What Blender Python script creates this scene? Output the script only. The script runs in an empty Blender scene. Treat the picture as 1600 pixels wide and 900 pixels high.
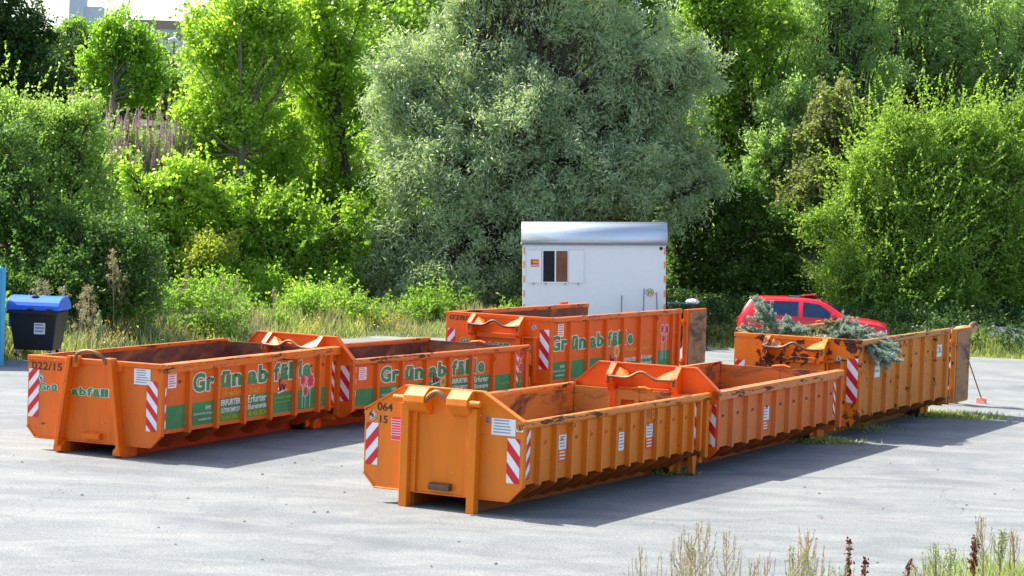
import bpy, bmesh, math, random
import numpy as np
from mathutils import Vector, Matrix
R=math.radians
random.seed(7)
S=bpy.context.scene; C=S.collection
# ------------------------------------------------------------ camera, world, sun, exposure
FL,CH,PI_,RO=3493.42,4.2765,0.043568,0.035707
cd=bpy.data.cameras.new('camera'); cam=bpy.data.objects.new('camera',cd); C.objects.link(cam)
cd.sensor_width=36; cd.lens=FL/1600*36; cd.clip_end=3000; cd.clip_start=.5
cam.matrix_world=Matrix.Translation((0,0,CH)) @ Matrix.Rotation(math.pi/2-PI_,4,'X') @ Matrix.Rotation(RO,4,'Z')
S.camera=cam
SUN_AZ,SUN_EL=299.,49.
w=bpy.data.worlds.new('World'); S.world=w; w.use_nodes=True
nt=w.node_tree; bg=nt.nodes['Background']; sky=nt.nodes.new('ShaderNodeTexSky'); sky.sky_type='NISHITA'; sky.sun_disc=False
sky.sun_elevation=R(SUN_EL); sky.sun_rotation=R(SUN_AZ); sky.dust_density=2.2; sky.air_density=1.0; sky.ozone_density=1.0
nt.links.new(sky.outputs[0],bg.inputs[0]); bg.inputs[1].default_value=.15
ld=bpy.data.lights.new('sun','SUN'); ld.energy=4.9; ld.angle=R(.53); ld.color=(1,.95,.86)
sun=bpy.data.objects.new('sun',ld); C.objects.link(sun)
sd=Vector((math.sin(R(SUN_AZ))*math.cos(R(SUN_EL)),math.cos(R(SUN_AZ))*math.cos(R(SUN_EL)),math.sin(R(SUN_EL))))
sun.rotation_euler=sd.to_track_quat('Z','Y').to_euler()
vs=S.view_settings; vs.view_transform='Standard'; vs.look='None'; vs.exposure=1.12; vs.gamma=1; vs.use_curve_mapping=False
S.render.engine='CYCLES'; S.cycles.max_bounces=7; S.cycles.diffuse_bounces=4; S.cycles.transmission_bounces=4; S.cycles.transparent_max_bounces=6

def at(u,v,Y):
    a,b=u-800,v-450
    U=(a*math.cos(RO)+b*math.sin(RO))/FL; V=-(-a*math.sin(RO)+b*math.cos(RO))/FL
    y=math.cos(PI_)+V*math.sin(PI_); z=-math.sin(PI_)+V*math.cos(PI_); t=Y/y
    return Vector((U*t,Y,CH+z*t))
# ------------------------------------------------------------ helpers
def tag(o,label=None,cat=None,group=None,kind=None):
    if label:o['label']=label
    if cat:o['category']=cat
    if group:o['group']=group
    if kind:o['kind']=kind
    return o
def empty(name,loc=(0,0,0),rz=0,**k):
    o=bpy.data.objects.new(name,None); C.objects.link(o); o.location=loc; o.rotation_euler=(0,0,rz); o.empty_display_size=.3
    return tag(o,**k)
class MB:
    def __init__(s): s.v=[];s.f=[];s.m=[];s.mi=0;s.sm=[]
    def add(s,vs_,fs,smooth=False):
        n=len(s.v); s.v+=[tuple(v) for v in vs_]
        for f in fs: s.f.append([i+n for i in f]); s.m.append(s.mi); s.sm.append(smooth)
        return s
    def box(s,a,b):
        x0,y0,z0=a;x1,y1,z1=b
        return s.add([(x0,y0,z0),(x1,y0,z0),(x1,y1,z0),(x0,y1,z0),(x0,y0,z1),(x1,y0,z1),(x1,y1,z1),(x0,y1,z1)],
          [(0,3,2,1),(4,5,6,7),(0,1,5,4),(1,2,6,5),(2,3,7,6),(3,0,4,7)])
    def prism(s,poly,a,b,ax):   # poly in the two other axes, extruded from a to b along ax
        n=len(poly)
        def mk(p,t): return {'x':(t,p[0],p[1]),'y':(p[0],t,p[1]),'z':(p[0],p[1],t)}[ax]
        vs_=[mk(p,a) for p in poly]+[mk(p,b) for p in poly]
        fs=[list(range(n))[::-1],list(range(n,2*n))]+[(i,(i+1)%n,n+(i+1)%n,n+i) for i in range(n)]
        return s.add(vs_,fs)
    def tube(s,pts,r,n=10,caps=True):
        pts=[Vector(p) for p in pts]; rs=r if isinstance(r,(list,tuple)) else [r]*len(pts)
        rings=[];up=None
        for i,p in enumerate(pts):
            t=(pts[min(i+1,len(pts)-1)]-pts[max(i-1,0)]).normalized()
            if up is None: up=Vector((0,0,1)) if abs(t.z)<.9 else Vector((1,0,0))
            a=t.cross(up).normalized(); b=t.cross(a).normalized(); up=-b if False else up
            rings.append([p+(a*math.cos(2*math.pi*k/n)+b*math.sin(2*math.pi*k/n))*rs[i] for k in range(n)])
        vs_=[v for q in rings for v in q]; fs=[]
        for i in range(len(pts)-1):
            for k in range(n): fs.append((i*n+k,i*n+(k+1)%n,(i+1)*n+(k+1)%n,(i+1)*n+k))
        m=len(s.v); s.add(vs_,fs,True)
        if caps: s.add(rings[0],[list(range(n))]); s.add(rings[-1],[list(range(n))])
        return s
    def cyl(s,c0,c1,r,n=16): return s.tube([c0,c1],r,n)
    def build(s,name,mat,parent=None,bevel=0,loc=None,rot=None,label=None):
        me=bpy.data.meshes.new(name); me.from_pydata(s.v,[],s.f)
        ms=mat if isinstance(mat,(list,tuple)) else [mat]
        for m in ms: me.materials.append(m)
        me.polygons.foreach_set('material_index',s.m); me.polygons.foreach_set('use_smooth',s.sm); me.update()
        bm=bmesh.new(); bm.from_mesh(me); bmesh.ops.recalc_face_normals(bm,faces=bm.faces); bm.to_mesh(me); bm.free()
        o=bpy.data.objects.new(name,me); C.objects.link(o); o.parent=parent
        if loc is not None:o.location=loc
        if rot is not None:o.rotation_euler=rot
        if bevel:
            b=o.modifiers.new('bevel','BEVEL'); b.width=bevel; b.segments=2; b.limit_method='ANGLE'
        if label:o['label']=label
        return o
def copy_tree(o,parent=None):
    c=o.copy(); C.objects.link(c); c.parent=parent
    for ch in o.children: copy_tree(ch,c)
    return c
# ------------------------------------------------------------ materials
def nodes(name):
    m=bpy.data.materials.new(name); m.use_nodes=True; n=m.node_tree; return m,n,n.nodes['Principled BSDF']
def ND(n,t,**k):
    x=n.nodes.new(t)
    for a,b in k.items():
        if a in x.inputs.keys(): x.inputs[a].default_value=b
        else: setattr(x,a,b)
    return x
def ramp(n,src,p0,p1,c0=(0,0,0,1),c1=(1,1,1,1)):
    r=n.nodes.new('ShaderNodeValToRGB'); r.color_ramp.elements[0].position=p0; r.color_ramp.elements[1].position=p1
    r.color_ramp.elements[0].color=c0; r.color_ramp.elements[1].color=c1; n.links.new(src,r.inputs[0]); return r.outputs[0]
def mix(n,fac,a,b,bt='MIX'):
    x=n.nodes.new('ShaderNodeMix'); x.data_type='RGBA'; x.blend_type=bt
    for i,v in ((0,fac),(6,a),(7,b)):
        if hasattr(v,'links') or isinstance(v,bpy.types.NodeSocket): n.links.new(v,x.inputs[i])
        else: x.inputs[i].default_value=v if i==0 else (*v,1) if len(v)==3 else v
    return x.outputs[2]
def noise(n,scale,detail=4,rough=.6,vec=None,dist=0):
    x=ND(n,'ShaderNodeTexNoise',Scale=scale,Detail=detail,Roughness=rough,Distortion=dist)
    if vec: n.links.new(vec,x.inputs['Vector'])
    return x.outputs[0]
def objco(n,scale=(1,1,1)):
    t=n.nodes.new('ShaderNodeTexCoord'); 
    if scale==(1,1,1): return t.outputs['Object']
    mp=n.nodes.new('ShaderNodeMapping'); mp.inputs['Scale'].default_value=scale; n.links.new(t.outputs['Object'],mp.inputs[0]); return mp.outputs[0]
def plain(name,col,rough=.5,metal=0,var=.12,sc=6,spec=.5):
    m,n,b=nodes(name); b.inputs['Roughness'].default_value=rough; b.inputs['Metallic'].default_value=metal
    b.inputs['Specular IOR Level'].default_value=spec
    c=mix(n,ramp(n,noise(n,sc,5,.6,objco(n)),.3,.7),[x*(1-var) for x in col],[min(1,x*(1+var)) for x in col])
    n.links.new(c,b.inputs['Base Color']); return m
def paint(name,col,fade,chip=.66,chipscale=3.0,rough=.46,dirt=.35,chips2=.7,speck=True,st_=None):
    """container paint: base colour drifting to a faded one, grime streaks, rust where it chipped off"""
    m,n,b=nodes(name); oc=objco(n); b.inputs['Specular IOR Level'].default_value=.32
    base=mix(n,ramp(n,noise(n,.9,4,.6,oc),.35,.68),col,fade)
    st=ramp(n,noise(n,1.0,5,.65,objco(n,(5,5,.7))),.45,.8)
    dm=ND(n,'ShaderNodeMath',operation='MULTIPLY'); n.links.new(st,dm.inputs[0]); dm.inputs[1].default_value=dirt
    base=mix(n,dm.outputs[0],base,[c*.42+.01 for c in col])
    du=ND(n,'ShaderNodeMath',operation='MULTIPLY'); n.links.new(ramp(n,noise(n,1.7,7,.7,oc,.6),.48,.78),du.inputs[0]); du.inputs[1].default_value=.38
    base=mix(n,du.outputs[0],base,[min(1,c*.62+k) for c,k in zip(col,(.10,.10,.07))])
    sc_=ramp(n,noise(n,1.0,5,.7,objco(n,(2.2,2.2,26)),.6),.685,.70); base=mix(n,sc_,base,[c*.35 for c in col])
    # chips
    ch=ramp(n,noise(n,chipscale,9,.72,objco(n,st_) if st_ else oc,.4),chip,chip+.012)
    rust=mix(n,ramp(n,noise(n,14,4,.6,oc),.35,.65),(.05,.018,.010),(.13,.045,.02))
    base=mix(n,ch,base,rust)
    if speck:
        sp=ramp(n,noise(n,17,3,.6,oc),chips2,chips2+.02)
        base=mix(n,sp,base,(.07,.03,.015))
        sp2=ramp(n,noise(n,21,2,.5,objco(n,(1.3,1.1,.8))),.735,.75)
        base=mix(n,sp2,base,(.72,.55,.4))
    n.links.new(base,b.inputs['Base Color'])
    rr=mix(n,ch,(rough,)*3,(.85,)*3); n.links.new(rr,b.inputs['Roughness'])
    bp=ND(n,'ShaderNodeBump',Strength=.5,Distance=.02); n.links.new(noise(n,1.8,3,.5,oc),bp.inputs['Height']); n.links.new(bp.outputs[0],b.inputs['Normal'])
    return m
def inner(name,col,t=.5):
    """scuffed and rusty inside of a container"""
    m,n,b=nodes(name); oc=objco(n)
    r1=mix(n,ramp(n,noise(n,5,6,.7,oc),.3,.7),(.055,.022,.014),(.17,.065,.035))
    k=ramp(n,noise(n,1.1,8,.7,objco(n,(.7,.7,1.3)),.8),t-.06,t+.05)
    c=mix(n,k,r1,col); sc=ramp(n,noise(n,2,6,.7,objco(n,(.6,.6,7))),.6,.7); c=mix(n,sc,c,(.08,.03,.02))
    n.links.new(c,b.inputs['Base Color']); b.inputs['Roughness'].default_value=.7; return m
M={}
M['white']=plain('white_sticker',(.78,.78,.8),.4,var=.05)
M['whiteln']=plain('white_line',(.8,.8,.76),.5,var=.08)
M['red']=plain('reflective_red',(.62,.01,.02),.35,var=.1)
M['pink']=plain('sticker_red',(.7,.03,.08),.4)
M['green']=plain('decal_green',(.012,.24,.075),.45,var=.25,sc=3)
M['lgreen']=plain('decal_light_green',(.07,.26,.02),.45,var=.15)
M['yellow']=plain('decal_yellow',(.85,.42,.01),.5,var=.1)
M['lime']=plain('decal_lime',(.5,.55,.03),.5,var=.1)
M['black']=plain('stencil_black',(.02,.018,.016),.6)
M['purple']=plain('decal_purple',(.09,.02,.16),.5)
M['teal']=plain('decal_teal',(.1,.5,.55),.5)
M['rubber']=plain('rubber',(.02,.02,.022),.8)
M['steel']=plain('bare_steel',(.13,.085,.06),.5,.4,.3,5)
M['orangeprint']=plain('sticker_orange',(.75,.085,.025),.45)
M['greyline']=plain('print_grey',(.25,.25,.3),.6)
# ------------------------------------------------------------ terrain
def sstep(t): t=np.clip(t,0,1); return t*t*(3-2*t)
def yb(x): return np.where(x<-4,np.maximum(63+(x+4)*1.62,40),63.6+0*x)
def H(x,y):
    x=np.asarray(x,float);y=np.asarray(y,float)
    d=(y-yb(x))
    left=sstep((2-x)/9)
    bank=sstep(d/5)*.5+sstep((y-62.5-6*sstep((x+13)/5)-5*sstep((x+3)/4))/13)*(1.6+left*3.7)*sstep(d/4)+np.clip(y-79,0,400)*(.02+.032*left)*sstep(d/30)
    bank+= .12*np.sin(x*1.3+y*.7)*sstep(d/3)
    near=np.clip(22-y,0,14)
    nb=near*.145+ np.where(near>0,1,0)*sstep((x-2.1)/1.1)*.80*sstep(near/7)
    side=sstep((-x-22)/20)*3*sstep((y-20)/30)
    return bank+nb+side*0
def h(x,y): return float(H(x,y))
def grid(name,xs,ys,mat,fn,**k):
    X,Y=np.meshgrid(xs,ys); Z=fn(X,Y); nx,ny=len(xs),len(ys)
    me=bpy.data.meshes.new(name); co=np.stack([X,Y,Z],-1).reshape(-1,3)
    i=np.arange(nx*ny).reshape(ny,nx); q=np.stack([i[:-1,:-1],i[:-1,1:],i[1:,1:],i[1:,:-1]],-1).reshape(-1,4)
    me.from_pydata(co.tolist(),[],q.tolist()); me.polygons.foreach_set('use_smooth',[True]*len(q)); me.materials.append(mat)
    o=bpy.data.objects.new(name,me); C.objects.link(o); return tag(o,**k)
m,n,b=nodes('soil_and_short_grass'); oc=objco(n)
c=mix(n,ramp(n,noise(n,.8,6,.7,oc),.35,.65),(.05,.075,.018),(.11,.10,.045)); c=mix(n,ramp(n,noise(n,7,5,.7,oc),.45,.7),c,(.045,.04,.025))
n.links.new(c,b.inputs['Base Color']); b.inputs['Roughness'].default_value=.95; bp=ND(n,'ShaderNodeBump',Strength=.8,Distance=.08); n.links.new(noise(n,9,6,.7,oc),bp.inputs['Height']); n.links.new(bp.outputs[0],b.inputs['Normal'])
M['soil']=m
xs=np.concatenate([np.linspace(-400,-40,30,endpoint=False),np.linspace(-40,40,130,endpoint=False),np.linspace(40,400,30)])
ys=np.concatenate([np.linspace(-60,0,8,endpoint=False),np.linspace(0,100,170,endpoint=False),np.linspace(100,900,60)])
grid('ground',xs,ys,M['soil'],lambda x,y:H(x,y)-.02-sstep((40-y)/3)*0, kind='structure')
m,n,b=nodes('worn_asphalt'); oc=objco(n)
fine=noise(n,34,4,.75,oc); big=ramp(n,noise(n,.22,6,.62,objco(n,(1,1.6,1)),.5),.36,.66); med=ramp(n,noise(n,.75,7,.65,objco(n,(.8,1.8,1)),.6),.42,.72)
c=mix(n,big,(.150,.163,.165),(.195,.207,.203)); c=mix(n,med,c,(.265,.273,.256))
c=mix(n,ramp(n,noise(n,.35,5,.6,objco(n,(1.3,1,1))),.55,.72),c,(.135,.148,.158))
sp=ramp(n,fine,.3,.7,(.45,.45,.45,1),(1.5,1.5,1.5,1)); c=mix(n,.9,c,sp,'MULTIPLY')
c=mix(n,ramp(n,noise(n,1.6,8,.75,oc,1.5),.63,.68),c,(.10,.09,.08))
wv=objco(n,(1,1,1)); nz=ND(n,'ShaderNodeTexNoise',Scale=.9,Detail=4.); n.links.new(wv,nz.inputs['Vector']); va=ND(n,'ShaderNodeVectorMath',operation='ADD'); n.links.new(wv,va.inputs[0]); n.links.new(nz.outputs[1],va.inputs[1])
vo=n.nodes.new('ShaderNodeTexVoronoi'); vo.feature='DISTANCE_TO_EDGE'; vo.inputs['Scale'].default_value=.17; n.links.new(va.outputs[0],vo.inputs['Vector'])
c=mix(n,ramp(n,vo.outputs['Distance'],.001,.004,(.30,.30,.30,1),(0,0,0,1)),c,(.06,.06,.06))
wr=n.nodes.new('ShaderNodeTexWave'); wr.wave_type='RINGS'; wr.rings_direction='Z'; wr.inputs['Scale'].default_value=.085; wr.inputs['Distortion'].default_value=1.2; wr.inputs['Detail'].default_value=1; mpp=n.nodes.new('ShaderNodeMapping'); mpp.inputs['Location'].default_value=(14,-2,0); n.links.new(wv,mpp.inputs[0]); n.links.new(mpp.outputs[0],wr.inputs['Vector'])
tr=ramp(n,wr.outputs[0],.90,.98); tm=ND(n,'ShaderNodeMath',operation='MULTIPLY'); n.links.new(tr,tm.inputs[0]); n.links.new(ramp(n,noise(n,.5,3,.5,oc),.4,.6,(0,0,0,1),(.32,.32,.32,1)),tm.inputs[1]); c=mix(n,tm.outputs[0],c,(.10,.105,.11))
n.links.new(c,b.inputs['Base Color']); b.inputs['Roughness'].default_value=.85
bp=ND(n,'ShaderNodeBump',Strength=.7,Distance=.02); n.links.new(noise(n,30,5,.8,oc),bp.inputs['Height']); n.links.new(bp.outputs[0],b.inputs['Normal'])
M['asphalt']=m
# the yard: one sheet with a ragged far edge
rg=np.random.RandomState(3)
ex=np.concatenate([np.linspace(-60,-18,10),np.linspace(-17,20,150),np.linspace(21,70,12)])
jit=np.convolve(rg.randn(len(ex)),np.ones(4)/4,'same')*.35
rows=[]; K=40
mb=MB()
for i,x in enumerate(ex):
    ytop=float(yb(x))-.1+jit[i]
    for j in range(K+1):
        y=21.6+(ytop-21.6)*j/K; rows.append((x,y,.004))
fs=[(i*(K+1)+j,(i+1)*(K+1)+j,(i+1)*(K+1)+j+1,i*(K+1)+j+1) for i in range(len(ex)-1) for j in range(K)]
mb.add(rows,fs); tag(mb.build('asphalt_yard',M['asphalt']),kind='structure')
# ------------------------------------------------------------ foliage
def leafmat(name,c0,c1,trans=.45,tcol=None,rough=.5,c2=None):
    m,n,b=nodes(name); a=n.nodes.new('ShaderNodeAttribute'); a.attribute_name='tint'
    c=mix(n,a.outputs['Fac'],c0,c1); b.inputs['Roughness'].default_value=rough; b.inputs['Specular IOR Level'].default_value=.35
    n.links.new(c,b.inputs['Base Color'])
    t=n.nodes.new('ShaderNodeBsdfTranslucent'); tc=mix(n,a.outputs['Fac'],tcol or [min(1,x*1.3) for x in c0],[min(1,x*y) for x,y in zip(tcol or c1,(1.35,1.35,.7))])
    n.links.new(tc,t.inputs[0]); ms=n.nodes.new('ShaderNodeMixShader'); ms.inputs[0].default_value=trans
    n.links.new(b.outputs[0],ms.inputs[1]); n.links.new(t.outputs[0],ms.inputs[2])
    n.links.new(ms.outputs[0],n.nodes['Material Output'].inputs[0]); return m
def quads(name,P,A,B,tint,mat,parent=None,mats=None,mi=None,tri=False):
    """leaf-shaped faces: centres P, half-length vectors A, half-width vectors B"""
    N=len(P); co=np.empty((N,4,3),np.float32); co[:,0]=P-A; co[:,1]=P+B-A*.1; co[:,2]=P+A; co[:,3]=P-B-A*.1
    me=bpy.data.meshes.new(name); me.vertices.add(N*4); me.loops.add(N*4); me.polygons.add(N)
    me.vertices.foreach_set('co',co.ravel()); me.loops.foreach_set('vertex_index',np.arange(N*4,dtype=np.int32))
    me.polygons.foreach_set('loop_start',np.arange(0,N*4,4,dtype=np.int32))
    for q in (mats or [mat]): me.materials.append(q)
    if mi is not None: me.polygons.foreach_set('material_index',mi.astype(np.int32))
    at_=me.attributes.new('tint','FLOAT','FACE'); at_.data.foreach_set('value',np.clip(tint,0,1).astype(np.float32)); me.update()
    o=bpy.data.objects.new(name,me); C.objects.link(o); o.parent=parent; return o
def unit(v): return v/np.maximum(np.linalg.norm(v,axis=-1,keepdims=True),1e-6)
def crown_arrays(lobes,rng,dens=1.0,L=.075,Wd=.045,spray=.36,droop=0.,shoots=0,fill=4.0,up=.35,shootlen=.5,clump=2.0):
    P=[];T=[];D=[];anch=[]
    for (c,r) in lobes:
        c=np.array(c,float); r=np.array(r,float); area=math.pi*r[0]*r[2]
        nl=int(dens*fill*area/(L*Wd*1.6)); ns=max(8,int(area/(spray**2)*clump))
        d=unit(rng.randn(ns,3)); d[:,1]-=.25; d=unit(d)
        rr=(.42+.6*rng.rand(ns)**.6)*(1+.10*rng.randn(ns)); sc=c+d*rr[:,None]*r; anch.append(sc)
        idx=rng.randint(0,ns,nl); sr=spray*(.55+.7*rng.rand(ns))
        ax=unit(d+rng.randn(ns,3)*.45+np.array([0,0,up-droop])); 
        off=rng.randn(nl,3)*.33; along=rng.randn(nl)*.62
        p=sc[idx]+(off+ax[idx]*along[:,None])*sr[idx][:,None]
        p[:,2]-=droop*np.abs(along)*sr[idx]*.8
        P.append(p); st=rng.rand(ns); T.append(st[idx]*.55+rng.rand(nl)*.45); D.append(ax[idx])
        if shoots:
            k=int(shoots*area); d=unit(rng.randn(k,3)+np.array([0,-.3,.55])); base=c+d*r*.85; m_=26
            ln=shootlen*(.5+rng.rand(k)); t=np.tile(np.linspace(0,1,m_),k); ii=np.repeat(np.arange(k),m_)
            dd=unit(d+rng.randn(k,3)*.25+np.array([0,0,.35]))
            p=base[ii]+dd[ii]*(ln[ii]*t*2)[:,None]+rng.randn(k*m_,3)*.06*(1.15-t)[:,None]
            P.append(p); T.append(.5+.5*rng.rand(k*m_)); D.append(dd[ii])
    return np.concatenate(P),np.concatenate(T),np.concatenate(D),anch
def foliage(name,lobes,mat,seed,parent,droop=0.,L=.075,Wd=.045,**k):
    rng=np.random.RandomState(seed); P,T,D,anch=crown_arrays(lobes,rng,droop=droop,L=L,Wd=Wd,**k)
    P=P[P[:,2]>H(P[:,0],P[:,1])+.02] if True else P; N=len(P); T=T[:N];D=D[:N]
    a=unit(D+rng.randn(N,3)*.75+np.array([0,0,-droop])); b=unit(np.cross(a,rng.randn(N,3)+np.array([0,0,.0])))
    s=(.7+.6*rng.rand(N))[:,None]; o=quads(name,P,a*L*s,b*Wd*s,T,mat,parent); return o,anch
M['bark']=plain('bark',(.055,.042,.03),.9,var=.4,sc=9)
M['barkp']=plain('pale_bark',(.17,.15,.11),.9,var=.35,sc=7)
def tree(label,cat,lobes_px,Y,mat,seed,base_u=None,trunk_r=.12,bark='bark',depth=.75,name='tree',group=None,multi=1,limbs=10,**k):
    """lobes_px: (u,v,ru,rv[,dY]) in the picture's scale, turned into metres at distance Y"""
    lobes=[]; srg=random.Random(seed*7+1)
    for l in lobes_px:
        dY=l[4] if len(l)>4 else 0; yy=Y+dY; c=at(l[0],l[1],yy); s=yy/FL
        rx,ry,rz=l[2]*s,max(.8,(l[2]+l[3])*.5*s*depth),l[3]*s
        lobes.append(((c.x,c.y,c.z),(rx*.86,ry*.86,rz*.86)))
        for q in range(3):
            an=srg.uniform(0,6.28); el=srg.uniform(-.5,1.2); dx,dz=math.cos(an)*math.cos(el),math.sin(el); k_=srg.uniform(.26,.42)
            lobes.append(((c.x+dx*rx*.82,c.y-abs(math.sin(an))*ry*.7,c.z+dz*rz*.82),(rx*k_,ry*k_,rz*k_)))
    bu=base_u if base_u else lobes_px[0][0]; bx=at(bu,300,Y).x; bz=h(bx,Y)-.08
    root=empty(name,(bx,Y,bz),label=label,cat=cat,group=group); off=np.array([bx,Y,bz])
    o,anch=foliage('crown',lobes,mat,seed,root,**k)
    o.location=(-bx,-Y,-bz)
    rng=random.Random(seed); mb=MB(); top=max(l[0][2]+l[1][2]*.55 for l in lobes); 
    for q in range(multi):
        dx=rng.uniform(-.25,.25)*multi; tx=lobes[min(q,len(lobes)-1)][0]; mid=[]
        npt=7
        tgt=max(lobes,key=lambda l:l[0][2]) if multi==1 else lobes[q%len(lobes)]
        for i in range(npt+1):
            t=i/npt; x=bx+dx+(tgt[0][0]-bx-dx)*t**1.3+rng.uniform(-.06,.06); y=Y+(tgt[0][1]-Y)*t+rng.uniform(-.06,.06)
            mid.append((x-bx,y-Y,(tgt[0][2]+tgt[1][2]*.5-bz)*t if multi==1 else (tgt[0][2]+tgt[1][2]*.3-bz)*t))
        mb.tube(mid,[trunk_r*(1-.82*i/npt)*(1.25 if i==0 else 1) for i in range(npt+1)],7)
        for (lc,lr),an in zip(lobes,anch):
            for j in range(max(1,limbs//(multi*2))):
                e=an[rng.randrange(len(an))]; e=(e[0]-bx,e[1]-Y,e[2]-bz)
                zz=max(.3,min(.92,(e[2]*.55)/max(mid[-1][2],.1)+rng.uniform(-.1,.05))); fi=zz*npt; i0=int(fi); f_=fi-i0
                s0=Vector(mid[i0]).lerp(Vector(mid[min(i0+1,npt)]),f_); e=Vector(e); mm=s0.lerp(e,.5)+Vector((rng.uniform(-.2,.2),rng.uniform(-.2,.2),-.1))
                r0=trunk_r*(1-.7*zz)*.6; mb.tube([s0,s0.lerp(mm,.5),mm,mm.lerp(e,.5)+Vector((0,0,.05)),e],[r0,r0*.8,r0*.6,r0*.4,.008],5,False)
    mb.build('trunk',M[bark],root); return root
G_bright=leafmat('leaf_fresh',(.10,.21,.024),(.30,.45,.06),.54,tcol=(.33,.57,.055))
G_birch=leafmat('leaf_yellow_green',(.15,.28,.03),(.39,.52,.08),.54,tcol=(.44,.66,.08))
G_mid=leafmat('leaf_mid',(.08,.17,.03),(.25,.39,.065),.5,tcol=(.28,.46,.07))
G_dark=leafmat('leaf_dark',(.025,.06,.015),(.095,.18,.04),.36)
G_haw=leafmat('leaf_hawthorn',(.10,.19,.04),(.33,.46,.11),.5,tcol=(.37,.56,.13))
G_willow=leafmat('leaf_silver',(.14,.22,.11),(.54,.62,.42),.38,rough=.4,tcol=(.48,.62,.28))
G_grey=leafmat('leaf_grey_green',(.12,.22,.07),(.42,.56,.23),.45,rough=.4,tcol=(.42,.62,.2))
G_brown=leafmat('leaf_browned',(.17,.14,.05),(.30,.36,.13),.4,tcol=(.28,.34,.11))
G_bush=leafmat('leaf_lime',(.10,.20,.025),(.30,.43,.08),.5,tcol=(.30,.46,.07))
G_maple=leafmat('leaf_maple',(.10,.20,.024),(.30,.44,.07),.52,tcol=(.33,.53,.06))
G_gold=leafmat('leaf_gold',(.16,.26,.03),(.42,.42,.07),.5,tcol=(.40,.48,.06))
G_shade=leafmat('leaf_shade',(.04,.09,.02),(.14,.25,.05),.42,tcol=(.14,.27,.05))  # bush greens darkened so that their shade sits in the colour
T=tree
T('dark green tree at the top left corner','tree',[(0,30,75,95),(50,115,80,55),(-30,90,80,90),(-60,0,110,110)],86,G_dark,1,base_u=30)
T('deep green tree between the corner tree and the fresh green one','tree',[(120,110,60,50),(160,150,90,55),(90,155,70,50)],90,G_dark,2,base_u=140)
T('fresh green slender tree on the slope above the purple flower spikes','tree',[(188,62,44,60,.9),(165,115,50,45,.9),(205,150,55,42,.9),(222,100,42,50,.9)],82,G_bright,3,base_u=187,bark='barkp',trunk_r=.09,shoots=1.5,limbs=2)
T('olive green tree in front of the far roof at upper left','tree',[(262,150,40,42),(235,155,45,42),(290,165,36,55)],98,G_mid,4,base_u=262)
T('pale green treetop under the far tower','tree',[(115,60,50,24),(165,70,50,26),(70,85,50,36)],120,G_mid,5,base_u=110)
T('dark thicket with shade painted into its leaf colour right behind the black bin','bush',[(10,330,95,90),(90,400,95,80),(180,400,75,75,-.5),(40,450,110,60,-1.5),(140,465,85,45,-1.5),(215,455,50,50,-1),(20,250,60,60,.5)],58.5,G_shade,26,base_u=70,L=.05,Wd=.03,shoots=1.0,multi=4,fill=3.6)  # lower part of the hawthorn, its shade put in by darker leaves
T('large sunlit hawthorn bush above the dark thicket','bush',[(60,225,100,80,1),(130,215,55,55,1),(110,300,85,75,.5),(160,345,55,50,0),(10,190,70,60,1.5)],61,G_haw,6,base_u=90,L=.05,Wd=.03,shoots=2.0,multi=4,fill=3.6)
T('tall yellow green birch with a straight pale trunk left of the willow','tree',[(375,30,75,80,.9),(400,90,70,70,.9),(345,110,60,70,.9),(385,180,85,70,.9),(325,190,55,50,.9),(370,260,85,60,.9),(430,250,50,60,.9),(420,20,60,60,.9)],74,G_birch,7,base_u=383,bark='barkp',trunk_r=.13,spray=.42,clump=1.7,fill=3.2,shoots=1.2,limbs=2)
T('second yellow green birch close to the willow','tree',[(515,40,62,80,.9),(500,130,62,70,.9),(550,190,70,60,.9),(500,240,70,60,.9),(550,110,50,70,.9),(540,300,60,50,.9),(480,20,40,60,.9)],75.5,G_birch,8,base_u=553,bark='bark',trunk_r=.12,spray=.42,clump=1.7,fill=3.2,shoots=1.2,limbs=2)
T('bright broad leaved bush under the left birch','bush',[(340,345,70,55),(290,405,75,62),(262,370,45,45),(245,440,45,45),(360,430,80,55)],70,G_bright,9,multi=3,limbs=6,shoots=1.5)
T('bright broad leaved bush under the second birch','bush',[(440,370,85,60),(500,410,80,60),(450,440,80,50),(560,360,50,60),(400,330,60,50)],70.5,G_maple,10,multi=3,limbs=6,shoots=1.5)
T('golden tipped shrub on the bank below the birch','shrub',[(315,400,32,26),(340,380,30,22)],67.5,G_gold,11,multi=2,limbs=4,L=.055,Wd=.035)
T('yellow green shrub below the purple flower spikes','shrub',[(235,310,52,34),(290,280,44,40),(330,300,40,36),(205,265,11,48),(240,345,65,38)],69,G_birch,12,multi=3,limbs=4,shoots=2)
T('low lime green shrub at the verge left of the willow','shrub',[(495,480,45,26),(465,490,32,22),(525,495,40,20)],65.5,G_birch,13,multi=3,limbs=3,L=.05,Wd=.03,shoots=4)
T('huge silver grey willow behind the white caravan','tree',[(830,60,170,120,1),(700,130,130,120),(960,130,140,130,.5),(640,230,85,90,-.5),(760,250,150,120,-1.2),(900,250,150,110,-1),(1030,200,100,130,1),(1075,130,60,80,1),(1080,270,55,80,1),(660,340,95,80,-1),(620,430,75,60,-1),(780,360,120,90,-1.5),(700,450,90,50,-1.8),(1020,310,80,80,0),(900,350,110,80,-.5),(770,450,60,40,-1),(860,-60,170,90,1),(840,150,120,90,-.6)],71.5,G_willow,14,base_u=840,multi=6,limbs=26,trunk_r=.2,L=.085,Wd=.021,droop=.3,spray=.46,clump=1.7,fill=2.7,depth=.6)
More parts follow.
